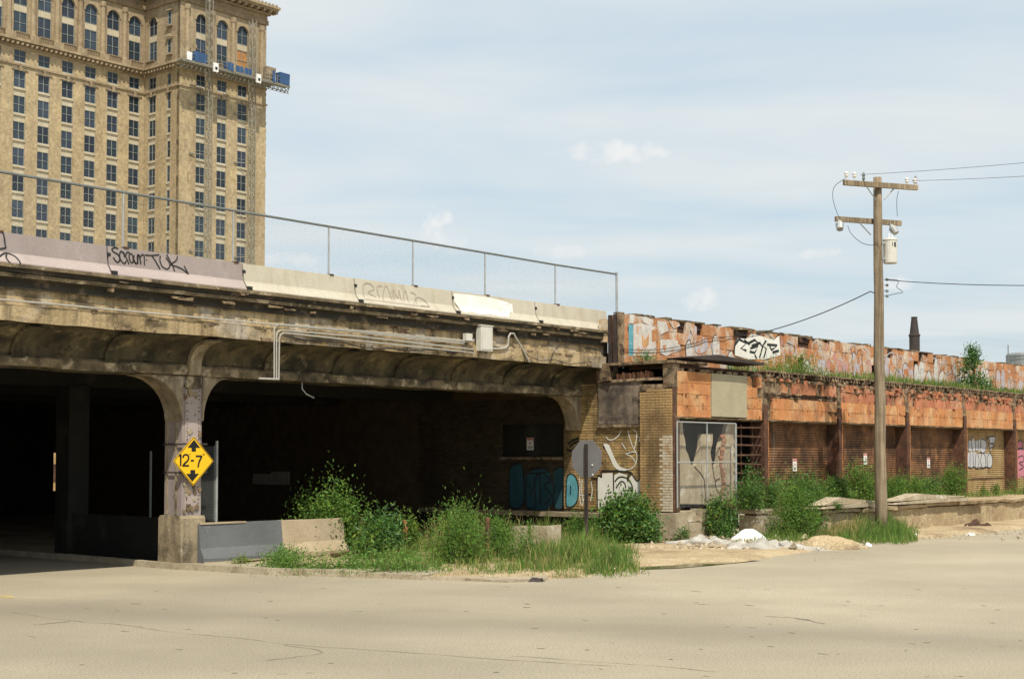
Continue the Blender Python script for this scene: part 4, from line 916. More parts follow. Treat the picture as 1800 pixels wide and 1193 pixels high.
# bay one: broken concrete wall, gate, bars
S6 = lambda pts: [(1040+x/2.712, 520+y/2.712) for x, y in pts]
def polyw(mb, pts, w0, w1): mb.poly([onW(x, y, w0) for x, y in pts], w0, w1)
pb = MB(); pb_pts = S6([(402, 990), (402, 606), (434, 602), (437, 650), (446, 690), (450, 735), (463, 760), (472, 800), (488, 812), (500, 800), (507, 770), (520, 720), (524, 658), (578, 655), (577, 700), (566, 745), (572, 780), (583, 815), (602, 800), (610, 720), (620, 680), (638, 650), (645, 612), (660, 604), (690, 612), (690, 975), (640, 985), (560, 992)])
pb.poly([onW(x, y, -2.98) for x, y in pb_pts], -2.98, -2.86); pb.build('broken_wall', m_slabwhite, wh)
rb_ = MB()
for y in range(668, 950, 20):
    x = 622+6*math.sin(y*.03)+random.uniform(-5, 5); hw = random.uniform(5, 11); q = S6([(x-hw, y-7), (x+hw, y-9), (x+hw+2, y+6), (x-hw+2, y+8)])
    rb_.poly([onW(a, b, -3.0) for a, b in q], -3.0-random.random()*.02, -2.97)
rb_.build('red_brick_seam', m_redbrick, wh, kind='stuff')
cr = MB()
for st in ([(575, 790), (582, 850), (590, 880), (600, 930), (640, 950)], [(590, 880), (612, 870)], [(490, 812), (530, 860), (540, 900), (545, 985)]): cr.ribbon([onW(x, y, -2.99) for x, y in S6(st)], .05, 'w', -2.985)
cr.build('wall_cracks', m_darkcore, wh)
gt = thing('chain_link_gate', 'chain link gate panel in front of the broken concrete wall', 'gate', (15.6, -3.3, .95))
gy = -3.32; (ga, gz1) = onW(1190, 741, gy); (gb, gz0) = onW(1294, 878, gy); gz1b = onW(1294, 742, gy)[1]; gz0 = .98
MB().tube([(ga, gy, gz0), (ga, gy, gz1), ], .022).tube([(gb, gy, gz0-.1), (gb, gy, gz1)], .03).tube([(ga, gy, gz1), (gb, gy, gz1)], .02).tube([(ga, gy, onW(1243, 812, gy)[1]), (gb, gy, onW(1243, 812, gy)[1])], .018).tube([(onW(1243, 800, gy)[0], gy, gz0), (onW(1243, 800, gy)[0], gy, gz1)], .018).build('gate_frame', m_galv, gt)
mb = MB(); chain_mesh(mb, ga, gb, gz0, gz1, gy, .085, .0013); mb.build('chain_link_mesh', m_galv, gt, kind='stuff')
lb_ = thing('barred_screen', 'rusty horizontal bar screen between the chain link gate and the first brown door', 'screen', (17.9, -3.1, .9))
for k in range(9):
    z = 3.22-.27*k; MB().tube([(17.3, -3.12, z+random.uniform(-.02, .02)), (18.72, -3.12, z+random.uniform(-.02, .02))], .028, 6).build('bar', m_rust, lb_)
MB().tube([(17.7, -3.05, .9), (17.72, -3.05, 3.3)], .02).tube([(18.4, -3.05, .9), (18.35, -3.05, 3.3)], .02).build('upright', m_rust, lb_)
bk = MB()
for k in range(7): bk.box(17.25, 17.5+random.uniform(-.05, .05), -2.95, -2.6, .9+.28*k, 1.16+.28*k, jit=.02)
bk.build('stacked_blocks', m_slabwhite, wh)
# end wall in buff brick
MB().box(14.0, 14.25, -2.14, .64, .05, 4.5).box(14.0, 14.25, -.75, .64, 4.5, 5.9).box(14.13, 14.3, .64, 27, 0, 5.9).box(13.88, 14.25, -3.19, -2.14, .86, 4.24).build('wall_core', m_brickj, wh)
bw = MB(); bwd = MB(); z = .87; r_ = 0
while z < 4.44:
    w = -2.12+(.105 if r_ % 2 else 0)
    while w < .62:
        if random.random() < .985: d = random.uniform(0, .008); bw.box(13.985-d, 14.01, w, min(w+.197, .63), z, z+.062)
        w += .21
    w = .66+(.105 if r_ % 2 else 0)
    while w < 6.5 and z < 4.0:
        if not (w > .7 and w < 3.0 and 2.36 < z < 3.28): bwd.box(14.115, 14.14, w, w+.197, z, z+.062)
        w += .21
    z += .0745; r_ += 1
bw.build('brickwork', m_brick, wh, kind='stuff'); bwd.build('brickwork', m_brickshade, wh, kind='stuff')
src = None; z = .87; r_ = 0
while z < 4.2:
    w = -3.2; i = 0
    lens = [.105]+[.212]*5 if r_ % 2 else [.212]*5
    for ln in lens:
        e = min(w+ln-.013, -2.145)
        if e-w > .03 and not (z > 4.1 and random.random() < .5):
            mt = m_brickw if (w < -2.9 and z < 2.95) else m_brick; lnn = e-w
            if src is None:
                src = MB().add([(x, y, zz_) for zz_ in (-.5, .5) for y in (-.5, .5) for x in (-.5, .5)], [(0, 2, 3, 1), (4, 5, 7, 6), (0, 1, 5, 4), (2, 6, 7, 3), (0, 4, 6, 2), (1, 3, 7, 5)]).build('brick', m_brick, wh, raw=True)
                me_n = src.data; me_w = src.data.copy(); me_w.materials.clear(); me_w.materials.append(m_brickw); first = src
                o = src; og = ORG[wh.name]; o.location = (13.87-og[0], (w+e)/2-og[1], z+.031-og[2])
            else: o = inst(first, wh, (13.87, (w+e)/2, z+.031))
            o.scale = (.06+random.uniform(0, .012), lnn, .062)
            o.data = me_w if mt is m_brickw else me_n
        w += ln
    z += .0745; r_ += 1
MB().box(13.87, 14.02, -3.21, -3.192, .86, 4.3).build('corner_channel', m_rust, wh)
MB().box(13.86, 14.25, -3.2, -2.9, 4.26, 4.9, jit=.015).build('corner_post', m_mortar, wh)
MB().box(13.9, 14.2, -2.9, -2.1, 4.2, 4.36, jit=.04).box(13.88, 14.2, -3.18, -2.5, 4.2, 4.3, jit=.02).build('broken_cap', m_mortar, wh)
MB().prof([(-3.25, 4.92), (-3.25, 4.99), (-.9, 4.99), (-.9, 4.92)], 13.8, 15.6, segs=14, wob=.02).build('roof_slab', m_mortar, wh)
MB().box(14.9, 15.1, -3.0, 1, 4.3, 4.925).box(14.3, 15, -.74, -.6, 4.3, 5.3).build('inner_wall', m_inner, wh)
rs = MB(); q = [onW(x, y, -3.5) for x, y in ((1218, 627), (1262, 623), (1300, 630), (1345, 638), (1343, 642), (1300, 636), (1260, 633), (1222, 630))]
rs.poly(q, -3.5, -2.6); rs.build('roofing_sheet', m_stack, wh)
MB().box(13.92, 13.96, -2.13, -.66, 3.28, 4.46).build('boarded_panel', m_board, wh); MB().box(13.9, 13.99, -2.13, -.62, 3.18, 3.27).box(13.93, 13.99, -2.14, -2.09, 3.27, 4.48).build('panel_lip', m_mortar, wh)
MB().box(14.1, 14.14, .77, 3.06, 2.36, 3.32).build('window_panel', m_inner, wh); MB().box(14.02, 14.15, .7, 3.15, 2.27, 2.35).build('window_sill', m_mortar, wh)
notice(932, 780, 14.09, 'faint white notice on the blocked window under the bridge', .13, .18, 'u')
br = MB()
for k in range(15): w = -.95-.075*k-.3; br.box(13.95+random.uniform(0, .1), 14.2, w-.06, w, 4.5, 4.66+random.uniform(0, .1), jit=.012)
br.build('loose_red_bricks', m_redbrick, wh, kind='stuff')
MB().box(13.85, 14.3, -1.1, -.65, 4.5, 4.86, jit=.07).box(13.9, 14.3, -2.9, -1.1, 4.46, 4.52, jit=.03).build('broken_corbel', m_mortar, wh)
MB().box(13.5, 14.0, -.95, 6, .66, .78, jit=.01).build('dock_ledge', m_conc, wh); MB().box(13.7, 14.0, -.9, 6, 0, .66).build('dock_base', m_inner, wh)
# graffiti on the end wall
def strokes_u(parent, u, pxs, wd, mat, name='graffiti', S=lambda p: p, sm=True):
    mb = MB()
    for st in pxs: mb.ribbon([onU(x, y, u) for x, y in S(st)], wd, 'u', u, 0, sm)
    return mb.build(name, mat, parent)
def fills_u(parent, u, shapes, mat, name='graffiti_fill', S=lambda p: p, sm=True):
    mb = MB()
    for sh in shapes:
        p = S(sh); p = spline(p+[p[0]], 4)[:-1] if sm else p; mb.flat([(u, *onU(x, y, u)) for x, y in p])
    return mb.build(name, mat, parent)
S2 = lambda pts: [(860+x/4.418, 690+y/4.418) for x, y in pts]
strokes_u(wh, 13.972, [[(905, 340), (930, 365), (970, 360), (1005, 330), (1020, 295)], [(1078, 290), (1090, 350), (1120, 430), (1140, 460)], [(1120, 290), (1145, 310), (1140, 380), (1125, 440)], [(1060, 475), (1100, 462), (1140, 465), (1145, 520), (1125, 570), (1080, 595), (1020, 580)], [(1030, 390), (1060, 440)], [(1150, 340), (1170, 350), (1165, 375), (1190, 370)], [(1070, 480), (1110, 500), (1135, 540)]], .03, m_whitep, S=S2)
fills_u(wh, 13.973, [[(885, 395), (925, 400), (950, 450), (990, 540), (1030, 585), (1070, 600), (1020, 605), (970, 575), (935, 500), (905, 440)]], m_whitep, S=S2)
fills_u(wh, 13.974, [[(840, 700), (845, 655), (875, 652), (878, 625), (960, 622), (970, 640), (1010, 620), (1070, 640), (1075, 690), (1105, 640), (1150, 680), (1200, 620), (1225, 640), (1225, 900), (840, 900)]], m_whitep, S=S2, sm=False)
strokes_u(wh, 13.970, [[(840, 900), (840, 655), (872, 655), (872, 612), (930, 605), (1075, 612)], [(965, 620), (965, 760)], [(1075, 612), (1100, 620), (1120, 650), (1150, 685), (1180, 650), (1205, 610), (1222, 640)], [(1075, 660), (1100, 615)], [(975, 690), (1010, 655), (1060, 660), (1100, 700), (1115, 760), (1100, 800)], [(985, 740), (1020, 690), (1050, 700), (1060, 740)], [(1075, 690), (1078, 660)]], .045, m_blackp, 'graffiti_outline', S=S2)
fills_u(wh, 13.974, [[(598, 760), (600, 680), (615, 640), (640, 632), (670, 660), (690, 730), (685, 820), (660, 870), (625, 885), (600, 870)]], m_teal, S=S2)
strokes_u(wh, 13.970, [[(598, 760), (600, 680), (615, 638), (640, 630), (672, 658), (692, 730), (687, 822), (660, 872), (625, 888), (598, 870), (596, 760)], [(632, 720), (630, 790)]], .045, m_blackp, 'graffiti_outline', S=S2)
strokes_u(wh, 13.972, [[(700, 660), (705, 720), (700, 790), (712, 870)], [(722, 670), (718, 760), (730, 860)], [(700, 790), (740, 800)], [(735, 820), (720, 880)], [(790, 690), (800, 760), (785, 840)]], .03, m_whitep, S=S2)
strokes_u(wh, 13.972, [[(610, 400), (650, 370), (700, 350)], [(625, 420), (660, 390), (700, 375)], [(600, 440), (640, 450), (690, 400)]], .07, m_blackp, S=S2)
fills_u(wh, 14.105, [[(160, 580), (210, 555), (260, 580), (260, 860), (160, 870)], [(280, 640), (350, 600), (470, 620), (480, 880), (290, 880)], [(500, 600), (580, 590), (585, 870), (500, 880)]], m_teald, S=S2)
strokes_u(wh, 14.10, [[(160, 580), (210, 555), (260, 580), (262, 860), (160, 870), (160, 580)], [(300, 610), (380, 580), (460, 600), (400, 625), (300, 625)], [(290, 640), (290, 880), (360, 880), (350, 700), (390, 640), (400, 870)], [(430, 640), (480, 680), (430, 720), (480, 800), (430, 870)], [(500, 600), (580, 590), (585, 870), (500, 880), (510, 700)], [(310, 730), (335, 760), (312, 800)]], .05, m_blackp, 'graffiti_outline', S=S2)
# footings and broken blocks under bay one
MB().box(13.75, 14.35, -3.35, -2.2, -.05, .85, jit=.03).build('footing', m_slabwhite, wh)
MB().box(14.37, 15.95, -3.4, -2.9, -.05, .55, jit=.05).build('footing', m_slabwhite, wh)
MB().box(14.2, 14.85, -3.3, -2.95, .57, .87, jit=.03).build('block', m_slabwhite, wh); MB().box(15.1, 15.6, -3.42, -2.95, .57, .9, jit=.03).build('block', m_slabwhite, wh)
MB().box(15.7, 17.3, -3.2, -2.9, .3, .85, jit=.04).build('block', m_mortar, wh)
for k in range(9): a = 16.6+random.uniform(0, .5); z = .86+.07*(k % 4); MB().box(a, a+.24, -3.3, -3.1, z, z+.065, jit=.015).build('brick', m_redbrick, wh)
b2 = (17.0, 18.0, 18.9)
for i in range(2):
    o = MB().box(b2[i], b2[i+1]-.04, -4.1, -3.4, -.03, .66, jit=.03).build('concrete_block', m_slabwhite, None, (b2[i]+.4, -3.7, 0)); tag(o, ['square buff concrete block left of the tall weeds, near the gate', 'buff concrete block right against the tall weeds'][i], 'block', 'blocks along the broken dock')
o = MB().box(16.9, 17.9, -4.0, -3.3, .70, .86, jit=.04).build('broken_slab', m_slabwhite, None, (17.4, -3.6, .7)); tag(o, 'thick broken slab lying on the left buff block', 'slab')
o = MB().box(18.0, 18.95, -4.05, -3.35, .70, .78, jit=.04).box(18.05, 18.9, -3.9, -3.35, .785, .87, jit=.03).build('broken_slab', m_mortar, None, (18.4, -3.6, .7)); tag(o, 'thin layered slab lying on the right buff block', 'slab')

# ================================================================= roof parapet
pp = thing('parapet_wall', 'graffiti covered clay tile parapet wall above the warehouse roof', 'wall', (14, -1.46, 4.96))
MB().box(14.03, 52, -1.36, -1.1, 4.9, 6.2).prof([(-1.4, 6.2), (-1.38, 6.36), (-1.1, 6.36), (-1.08, 6.2)], 14.03, 52, segs=120, wob=.05).build('wall_core', m_darkcore, pp)
n = 71
for r_ in range(4):
    for k in range(n):
        u = 14.05+.455*(k+.5); z = 4.98+.35*r_+.175
        hole = (r_ == 3 and (random.random() < .1 or k in (6, 14, 22, 23))) or random.random() < .02 or (r_ == 0 and k > 46 and k % 2 == 0 and random.random() < .7)
        if hole: continue
        place_tile(u, -1.37+random.uniform(-.012, .012), z, pp, 1.52, 1.07, TP, m_tilep, wts=(10, 1, .5, .9 if r_ == 3 else .1, .5))
mb = MB()
for k in range(60):
    u = 14.1+.52*k
    if random.random() < .75 and not (7 < k < 9): mb.box(u, u+random.uniform(.3, .6), -1.48, -1.05, 6.385+random.uniform(-.02, .01), 6.42+random.uniform(0, .03), jit=.012)
mb.build('coping', m_ledge, pp, kind='stuff')
MB().box(13.93, 14.02, -1.5, -1.34, 4.9, 6.4, jit=.02).build('edge_brick', m_mortar, pp); MB().box(13.9, 14.0, -1.3, -1.2, 4.75, 6.38).box(13.9, 14.0, -1.12, -1.02, 4.75, 6.36).build('edge_channel', m_stack, pp)
MB().box(13.97, 14.02, -1.2, -1.12, 4.75, 6.36, jit=.02).build('channel_rust', m_rustlt, pp); MB().box(13.75, 14.0, -1.0, -.82, 5.6, 6.25, jit=.02).build('edge_bricks', m_brickw, pp)
S3 = lambda pts: [(1060+x/4.5, 530+y/4.5) for x, y in pts]; gp = -1.478
def pfill(shapes, mat, name='graffiti_fill', off=0, S=S3, sm=True):
    mb = MB()
    for sh in shapes: fillw(mb, S(sh), gp-off) if sm else mb.flat([(onW(x, y, gp-off)[0], gp-off, onW(x, y, gp-off)[1]) for x, y in S(sh)])
    mb.build(name, mat, pp)
def pstroke(sts, wd, mat, off=0, S=S3, sm=True, name='graffiti_outline'):
    mb = MB()
    for st in sts: mb.ribbon([onW(x, y, gp-off) for x, y in S(st)], wd, 'w', gp-off, 0, sm)
    mb.build(name, mat, pp)
pfill([[(240, 180), (300, 170), (420, 200), (420, 430), (240, 430)], [(210, 100), (250, 105), (240, 175), (208, 170)], [(300, 120), (340, 118), (400, 150), (390, 195), (320, 165)], [(430, 150), (500, 160), (520, 230), (460, 260), (430, 230)], [(520, 150), (600, 165), (610, 190), (560, 215)], [(440, 300), (540, 300), (600, 310), (620, 380), (560, 400), (500, 430), (440, 400)]], m_wornw, sm=False)
pfill([[(203, 180), (238, 182), (238, 425), (203, 430)]], m_teal, off=.001, sm=False)
pfill([[(305, 250), (335, 300), (365, 250), (362, 340), (335, 370), (310, 345)], [(430, 320), (455, 320), (450, 430), (430, 430)], [(470, 350), (500, 340), (490, 400)]], m_tile, off=.003, sm=False)
pfill([[(640, 230), (690, 240), (690, 300), (650, 300)], [(730, 300), (800, 280), (830, 330), (800, 400), (735, 400)], [(850, 330), (900, 320), (920, 390), (870, 410)], [(700, 190), (740, 200), (735, 290), (715, 290)]], m_lilacp)
pfill([[(1045, 425), (1038, 335), (1070, 285), (1130, 295), (1180, 250), (1260, 275), (1330, 300), (1398, 270), (1402, 425), (1280, 455), (1150, 455)]], m_whitep, off=.004, sm=False)
pstroke([[(1036, 405), (1042, 345), (1082, 290)], [(1080, 300), (1135, 330), (1090, 370), (1135, 388)], [(1115, 305), (1160, 338)], [(1150, 330), (1200, 303), (1238, 328), (1175, 350)], [(1165, 370), (1228, 350), (1200, 405), (1160, 395)], [(1237, 320), (1262, 360), (1238, 445)], [(1292, 308), (1262, 350), (1292, 372), (1272, 445)], [(1298, 340), (1378, 346), (1332, 382), (1318, 352)], [(1340, 402), (1392, 388)], [(1200, 420), (1215, 450)]], .1, m_blackp, .007, sm=False)
pstroke([[(1050, 240), (1120, 270), (1160, 240), (1190, 235), (1180, 285)], [(1230, 245), (1300, 250), (1350, 300), (1395, 260), (1400, 330)], [(1040, 330), (1060, 300), (1050, 240)]], .035, m_blackp, .007, sm=False)
def throwup(u0, u1, z0, z1, seed):
    rs_ = random.getstate(); random.seed(seed); u = u0; k = 0; F = {m.name: MB() for m in (m_wornw, m_lilacp, m_rosep)}; MM = {m.name: m for m in (m_wornw, m_lilacp, m_rosep)}; o = MB(); o2 = MB(); cur = m_wornw.name
    while u < u1:
        if random.random() < .22: cur = random.choice(list(F))
        w = random.uniform(.28, .55); b = z0+random.uniform(-.05, .2); h = random.uniform(.5, z1-z0-.1); n = 9
        pts = [(u+w/2+w*.56*math.cos(a)*random.uniform(.75, 1.15), b+h/2+h*.54*math.sin(a)*random.uniform(.8, 1.1)) for a in [2*math.pi*i/n for i in range(n)]]
        pts = [(x, min(max(z, 5.03), 6.3)) for x, z in pts]
        if random.random() < .8: F[cur].flat([(x, gp-.0006*(k % 5), z) for x, z in spline(pts+[pts[0]], 3)[:-1]])
        if random.random() < .7: (o if random.random() < .6 else o2).ribbon(pts[random.randint(0, 3):], .028, 'w', gp-.005)
        if random.random() < .5: o2.ribbon([(u+w*random.random(), b+h*random.random()) for _ in range(4)], .025, 'w', gp-.006)
        u += w*random.uniform(.75, 1.5); k += 1
    for nm, mb in F.items():
        if mb.v: mb.build('graffiti_fill', MM[nm], pp)
    o.build('graffiti_outline', m_blackp, pp); o2.build('graffiti_outline', m_chrome, pp); random.setstate(rs_)
throwup(17.2, 19.8, 5.05, 6.2, 1); throwup(24.4, 33, 5.1, 6.25, 2); throwup(33.2, 44.5, 5.1, 6.2, 3)
S7 = lambda pts: [(1300+x/2.712, 540+y/2.712) for x, y in pts]
pstroke([[(225, 160), (250, 180), (240, 240)], [(265, 165), (275, 240)], [(345, 180), (370, 160), (400, 250)], [(420, 170), (410, 230), (450, 260)], [(520, 200), (550, 180), (560, 250)], [(590, 190), (615, 220), (600, 260)], [(700, 230), (730, 215), (740, 270), (770, 230), (780, 280)], [(920, 240), (950, 260), (945, 310), (980, 250), (990, 320), (1030, 270)], [(500, 210), (490, 260)]], .05, m_chrome, .001, S=S7)
pstroke([[(222, 170), (262, 190), (250, 250), (230, 240)], [(355, 170), (360, 240), (385, 180), (400, 240)], [(440, 190), (425, 250)], [(530, 190), (545, 240), (575, 200), (580, 250)], [(705, 240), (745, 225), (750, 290)], [(925, 250), (965, 240), (960, 310), (1000, 260), (1015, 320)]], .022, m_blackp, .002, S=S7)

# ================================================================= loading dock
dk_ = thing('loading_dock', 'long low crumbling concrete loading dock along the roll up doors', 'dock', (19, -5.4, 0))
MB().prof([(-5.38, -.1), (-5.36, .7), (-2.8, .72), (-2.8, -.1)], 18.3, 52, segs=90, wob=.05).build('dock_wall', m_dirt, dk_)
u = 18.2; i = 0
while u < 48:
    l = random.uniform(1.6, 2.8); z = .72+random.uniform(-.01, .03); e = random.uniform(-.06, .08)
    MB().prof([(-5.5+e, z), (-5.52+e, z+.1), (-4.6, z+.12), (-2.82, z+.14), (-2.82, z)], u, u+l-.04, segs=8, wob=.04).build('dock_slab', m_dirt, dk_); u += l
for (x0, y0, x1, y1, lb) in ((1436, 893, 1532, 872, 'tilted pair of grey broken slabs on the dock left of the pole'), (1562, 882, 1690, 868, 'long low broken slabs on the dock right of the pole')):
    a, _ = onW(x0, y0, -5.3); c, z = onW(x1, y0, -5.3); t = thing('broken_slab', lb, 'slab', ((a+c)/2, -5.2, .88), 'broken slabs on the dock'); L = c-a
    MB().poly([(a, .88), (c, .86), (c, .96), (c-.3*L, .99), (a+.1, .93)], -5.55, -5.0).build('lower_piece', m_slabwhite, t)
    MB().poly([(a+.05, .97), (c-.05, 1.0), (c-.1, 1.03), (a+.55*L, 1.12), (a+.35*L, 1.18), (a+.2*L, 1.08)], -5.45, -4.95).build('upper_piece', m_slabwhite, t)

# ================================================================= things beyond the roof
def onD(px, py, Y): r = ray(px, py); t = Y/r.y; return (*loc(r.x*t, Y), EYE+r.z*t)
u, w, z = onD(1607, 557, 95); s = 95/2500
zb = EYE+(800-615)*s; t = thing('chimney_stack', 'black tapered chimney stack rising behind the parapet', 'chimney', (u, w, zb-3))
MB().lathe([(9*s, zb-3-z), (9*s, (592-557)*-s), (10*s, (591-557)*-s), (10*s, -(588-557)*s), (8.2*s, -(587-557)*s), (5*s, -1.2*s), (5.8*s, -1*s), (5.8*s, 0)], (u, w, z), 16).build('stack_shaft', m_stack, t)
u, w, z = onD(1808, 618, 210); s = 210/2500; t = thing('storage_tank', 'pale grey round tank top at the far right horizon', 'tank', (u, w, 0))
MB().lathe([(38*s, -z), (38*s, -6*s), (36*s, -3*s), (10*s, 0)], (u, w, z), 28).build('tank_shell', m_tank, t); MB().lathe([(38.6*s, -9*s), (38.6*s, -7*s)], (u, w, z), 28).lathe([(38.6*s, -14.5*s), (38.6*s, -13.5*s)], (u, w, z), 28).build('rim', m_tank, t)
u, w, z = onD(1772, 606, 200); t = thing('thin_mast', 'thin grey mast standing beside the far tank', 'mast', (u, w, 0)); MB().tube([(u, w, 0), (u, w, z)], .07).build('pole', m_galvd, t)

# ================================================================= utility pole
BU, BW = onG(1549, 943); BP = P3(BU, BW, 0); AX = Vector((math.cos(R(20)), math.sin(R(20)), 0)); AN = Vector((-AX.y, AX.x, 0))
up = thing('utility_pole', 'weathered wooden utility pole with two crossarms and a grey transformer', 'utility pole', (BU, BW, 0), rot=R(20), local=True)
def onA(px, py, off=0):       # local x,z on the vertical plane through the pole along its crossarms
    r = ray(px, py); o = BP+AN*off; t = o.dot(AN)/r.dot(AN); p = r*t; return (Vector((p.x, p.y, 0))-Vector((BP.x, BP.y, 0))).dot(AX), EYE+t*r.z
zt = onA(1542, 312)[1]
mb = MB(); mb.tube([(.01*math.sin(i*1.7), .01*math.cos(i*2.1), zt*i/12-.1*(i == 0)) for i in range(13)], .185, 14, r1=.122); mb.build('pole_shaft', m_wood, up, smooth=True)
def arm(p0, p1, y, hh=.075):
    (x0, z0), (x1, z1) = onA(*p0), onA(*p1); mb = MB(); zm0, zm1 = z0, z1
    mb.add([(x0, y-.05, zm0-hh), (x1, y-.05, zm1-hh), (x1, y+.05, zm1-hh), (x0, y+.05, zm0-hh), (x0, y-.05, zm0+hh), (x1, y-.05, zm1+hh), (x1, y+.05, zm1+hh), (x0, y+.05, zm0+hh)], [(0, 1, 2, 3), (4, 5, 6, 7), (0, 1, 5, 4), (1, 2, 6, 5), (2, 3, 7, 6), (3, 0, 4, 7)])
    mb.build('crossarm', m_wood, up)
arm((1477, 323), (1606, 332), -.18); arm((1475, 383), (1590, 391), .19)
for p, q, y in (((1516, 328), (1535, 353), -.17), ((1566, 333), (1549, 352), -.17), ((1513, 387), (1535, 412), .15)):
    a, b = onA(*p), onA(*q); MB().bar((a[0], y, a[1]), (b[0], y*.8, b[1]), .028).build('brace', m_galv, up)
for p in ((1482, 319), (1496, 320), (1588, 329), (1602, 330)):
    x, z = onA(*p); z += .02; MB().lathe([(.03, 0), (.03, .06), (.06, .07), (.065, .1), (.04, .12), (.065, .14), (.07, .17), (.03, .2)], (x, -.18, z+.03), 10).build('insulator', m_ceramic, up)
for p in ((1512, 322), (1603, 328)):
    x, z = onA(*p); MB().lathe([(.02, 0), (.05, .08), (.03, .12), (.05, .16), (.02, .26)], (x, -.18, z+.03), 8).build('pin_insulator', m_galvd, up)
x, z1 = onA(1560, 421); _, z0 = onA(1560, 464); tr = MB(); cx2 = .34; cy2 = -.12; h = z1-z0
tr.lathe([(.19, 0), (.2, .02), (.2, h-.06), (.215, h-.05), (.215, h-.02), (.17, h+.01), (.05, h+.03)], (cx2, cy2, z0), 20); tro = tr.build('transformer_tank', m_boxm, up, smooth=False)
for a in (-.09, .02): MB().lathe([(.02, 0), (.035, .03), (.02, .06), (.03, .09), (.012, .13)], (cx2+a, cy2-.08, z0+h), 8).build('bushing', m_ceramic, tro)
MB().box(cx2-.3, cx2-.15, -.16, -.08, z0+h-.16, z0+h-.1).box(cx2-.3, cx2-.15, -.16, -.08, z0+.1, z0+.16).build('bracket', m_galv, up)
MB().box(cx2-.06, cx2-.045, cy2-.202, cy2-.196, z0+h-.24, z0+h-.12).box(cx2+.0, cx2+.06, cy2-.202, cy2-.196, z0+h-.26, z0+h-.12).build('number_mark', m_signk, tro)
for p, s in (((1476, 395), -1), ((1569, 402), 1)):
    x, z = onA(*p); mb = MB(); mb.tube([(x-.02*s, .05, z+.12), (x, .0, z+.02)], .05, 10, r1=.1); mb.tube([(x, .0, z+.02), (x+.05*s, -.09, z-.15)], .125, 12, r1=.1); o = mb.build('floodlight', m_galv, up)
    MB().tube([(x-.02*s, .1, z+.2), (x-.02*s, .05, z+.1)], .02).build('lamp_arm', m_galvd, up)
def lw(pxs, r=.009, off=-.18, nm='jumper_wire'):
    q = [onA(*p) for p in pxs]; q = spline(q, 6); MB().tube([(a, off, b) for a, b in q], r, 4).build(nm, m_wire, up)
lw([(1479, 316), (1461, 330), (1458, 350), (1464, 372), (1470, 386)]); lw([(1484, 398), (1490, 412), (1505, 426), (1520, 432), (1536, 432)]); lw([(1573, 338), (1570, 355), (1571, 382)])
for y in (492, 502, 512, 521):
    x, z = onA(1554, y); MB().tube([(.13, -.1, z), (.2, -.12, z)], .012).lathe([(.03, -.04), (.045, -.02), (.03, 0), (.045, .02), (.03, .04)], (.22, -.12, z), 8).build('spool_insulator', m_galvd, up)
lw([(1556, 492), (1575, 494), (1572, 505), (1583, 514), (1570, 517), (1556, 520)], .009, -.12)
def cable(name, lb, pts, r, sag):
    P = [Vector(p) for p in pts]; q = []
    for a, b in zip(P, P[1:]):
        for i in range(14): t = i/14; v = a.lerp(b, t); v.z -= sag*4*t*(1-t)*(b-a).length*.1; q.append(v)
    q.append(P[-1]); inv = [(*loc(v.x, v.y), v.z) for v in q]; o = MB().tube(inv, r, 5).build(name, m_wire, None, inv[0]); tag(o, lb, 'cable', 'overhead cables'); return o
def AW(px, py, off=-.18): x, z = onA(px, py, off); p = Vector((BP.x, BP.y, 0))+AX*x+AN*off; return (p.x, p.y, z)
def RW(px, py, Y): r = ray(px, py); t = Y/r.y; return (r.x*t, Y, EYE+r.z*t)
cable('overhead_wire', 'upper thin wire leaving the top crossarm to the right', [AW(1512, 307), RW(2300, 225, 33)], .006, .12)
cable('overhead_wire', 'lower thin wire leaving the right tip of the top crossarm', [AW(1603, 318), RW(2300, 268, 34)], .006, .1)
cable('overhead_wire', 'thick cable leaving the middle of the pole to the right', [AW(1556, 492, -.12), RW(2300, 470, 34)], .012, .25)
pa = onW(1345, 583, -1.56); pv = P3(pa[0], -1.56, pa[1])
cable('service_cable', 'black cable sagging from the pole to the graffiti parapet', [AW(1553, 521, -.12), AW(1530, 512, .1), tuple(pv)], .016, .22)
q = spline([onW(x, y, -1.52) for x, y in ((1345, 583), (1300, 590), (1245, 595), (1222, 603), (1160, 614), (1095, 614))], 5)
o = MB().tube([(a, -1.52, b) for a, b in q], .01, 5).build('wall_cable', m_wire, pp)

# ================================================================= stop sign seen from behind, posts, blocks, debris
su, sw_ = onG(1032, 964); t = thing('stop_sign', 'octagonal road sign seen from its bare grey back', 'road sign', (su, sw_, 0)); sw2, sz = onU(1031, 806, su)
r = .475/math.cos(math.pi/8); MB().poly([(sw2+r*math.cos(math.pi/8+i*math.pi/4), sz+r*math.sin(math.pi/8+i*math.pi/4)) for i in range(8)], su, su+.006, plane='u').build('plate', m_signb, t)
MB().box(su-.05, su-.044, sw2-.05, sw2+.04, -.1, sz+.38).box(su-.044, su-.002, sw2-.05, sw2-.044, -.1, sz+.38).box(su-.044, su-.002, sw2+.034, sw2+.04, -.1, sz+.38).build('channel_post', m_stack, t)
for a, b in ((-.19, -.17), (-.2, -.42)): MB().lathe([(.02, 0), (.015, .03)], (su-.01, sw2+a, sz+b), 6).build('bolt', m_whitep, t)
def gpost(px, yb, yt, r, mat, lb, cat='post', mb=None):
    u, w = onG(px, yb); P = P3(u, w); s = P.y/2500; h = (yb-yt)*s
    o = MB().lathe([(r, -.1), (r, h-.02), (r*.7, h)], (u, w, 0), 12).build('bollard', mat, None, (u, w, 0)); tag(o, lb, cat, 'old posts in the weeds')
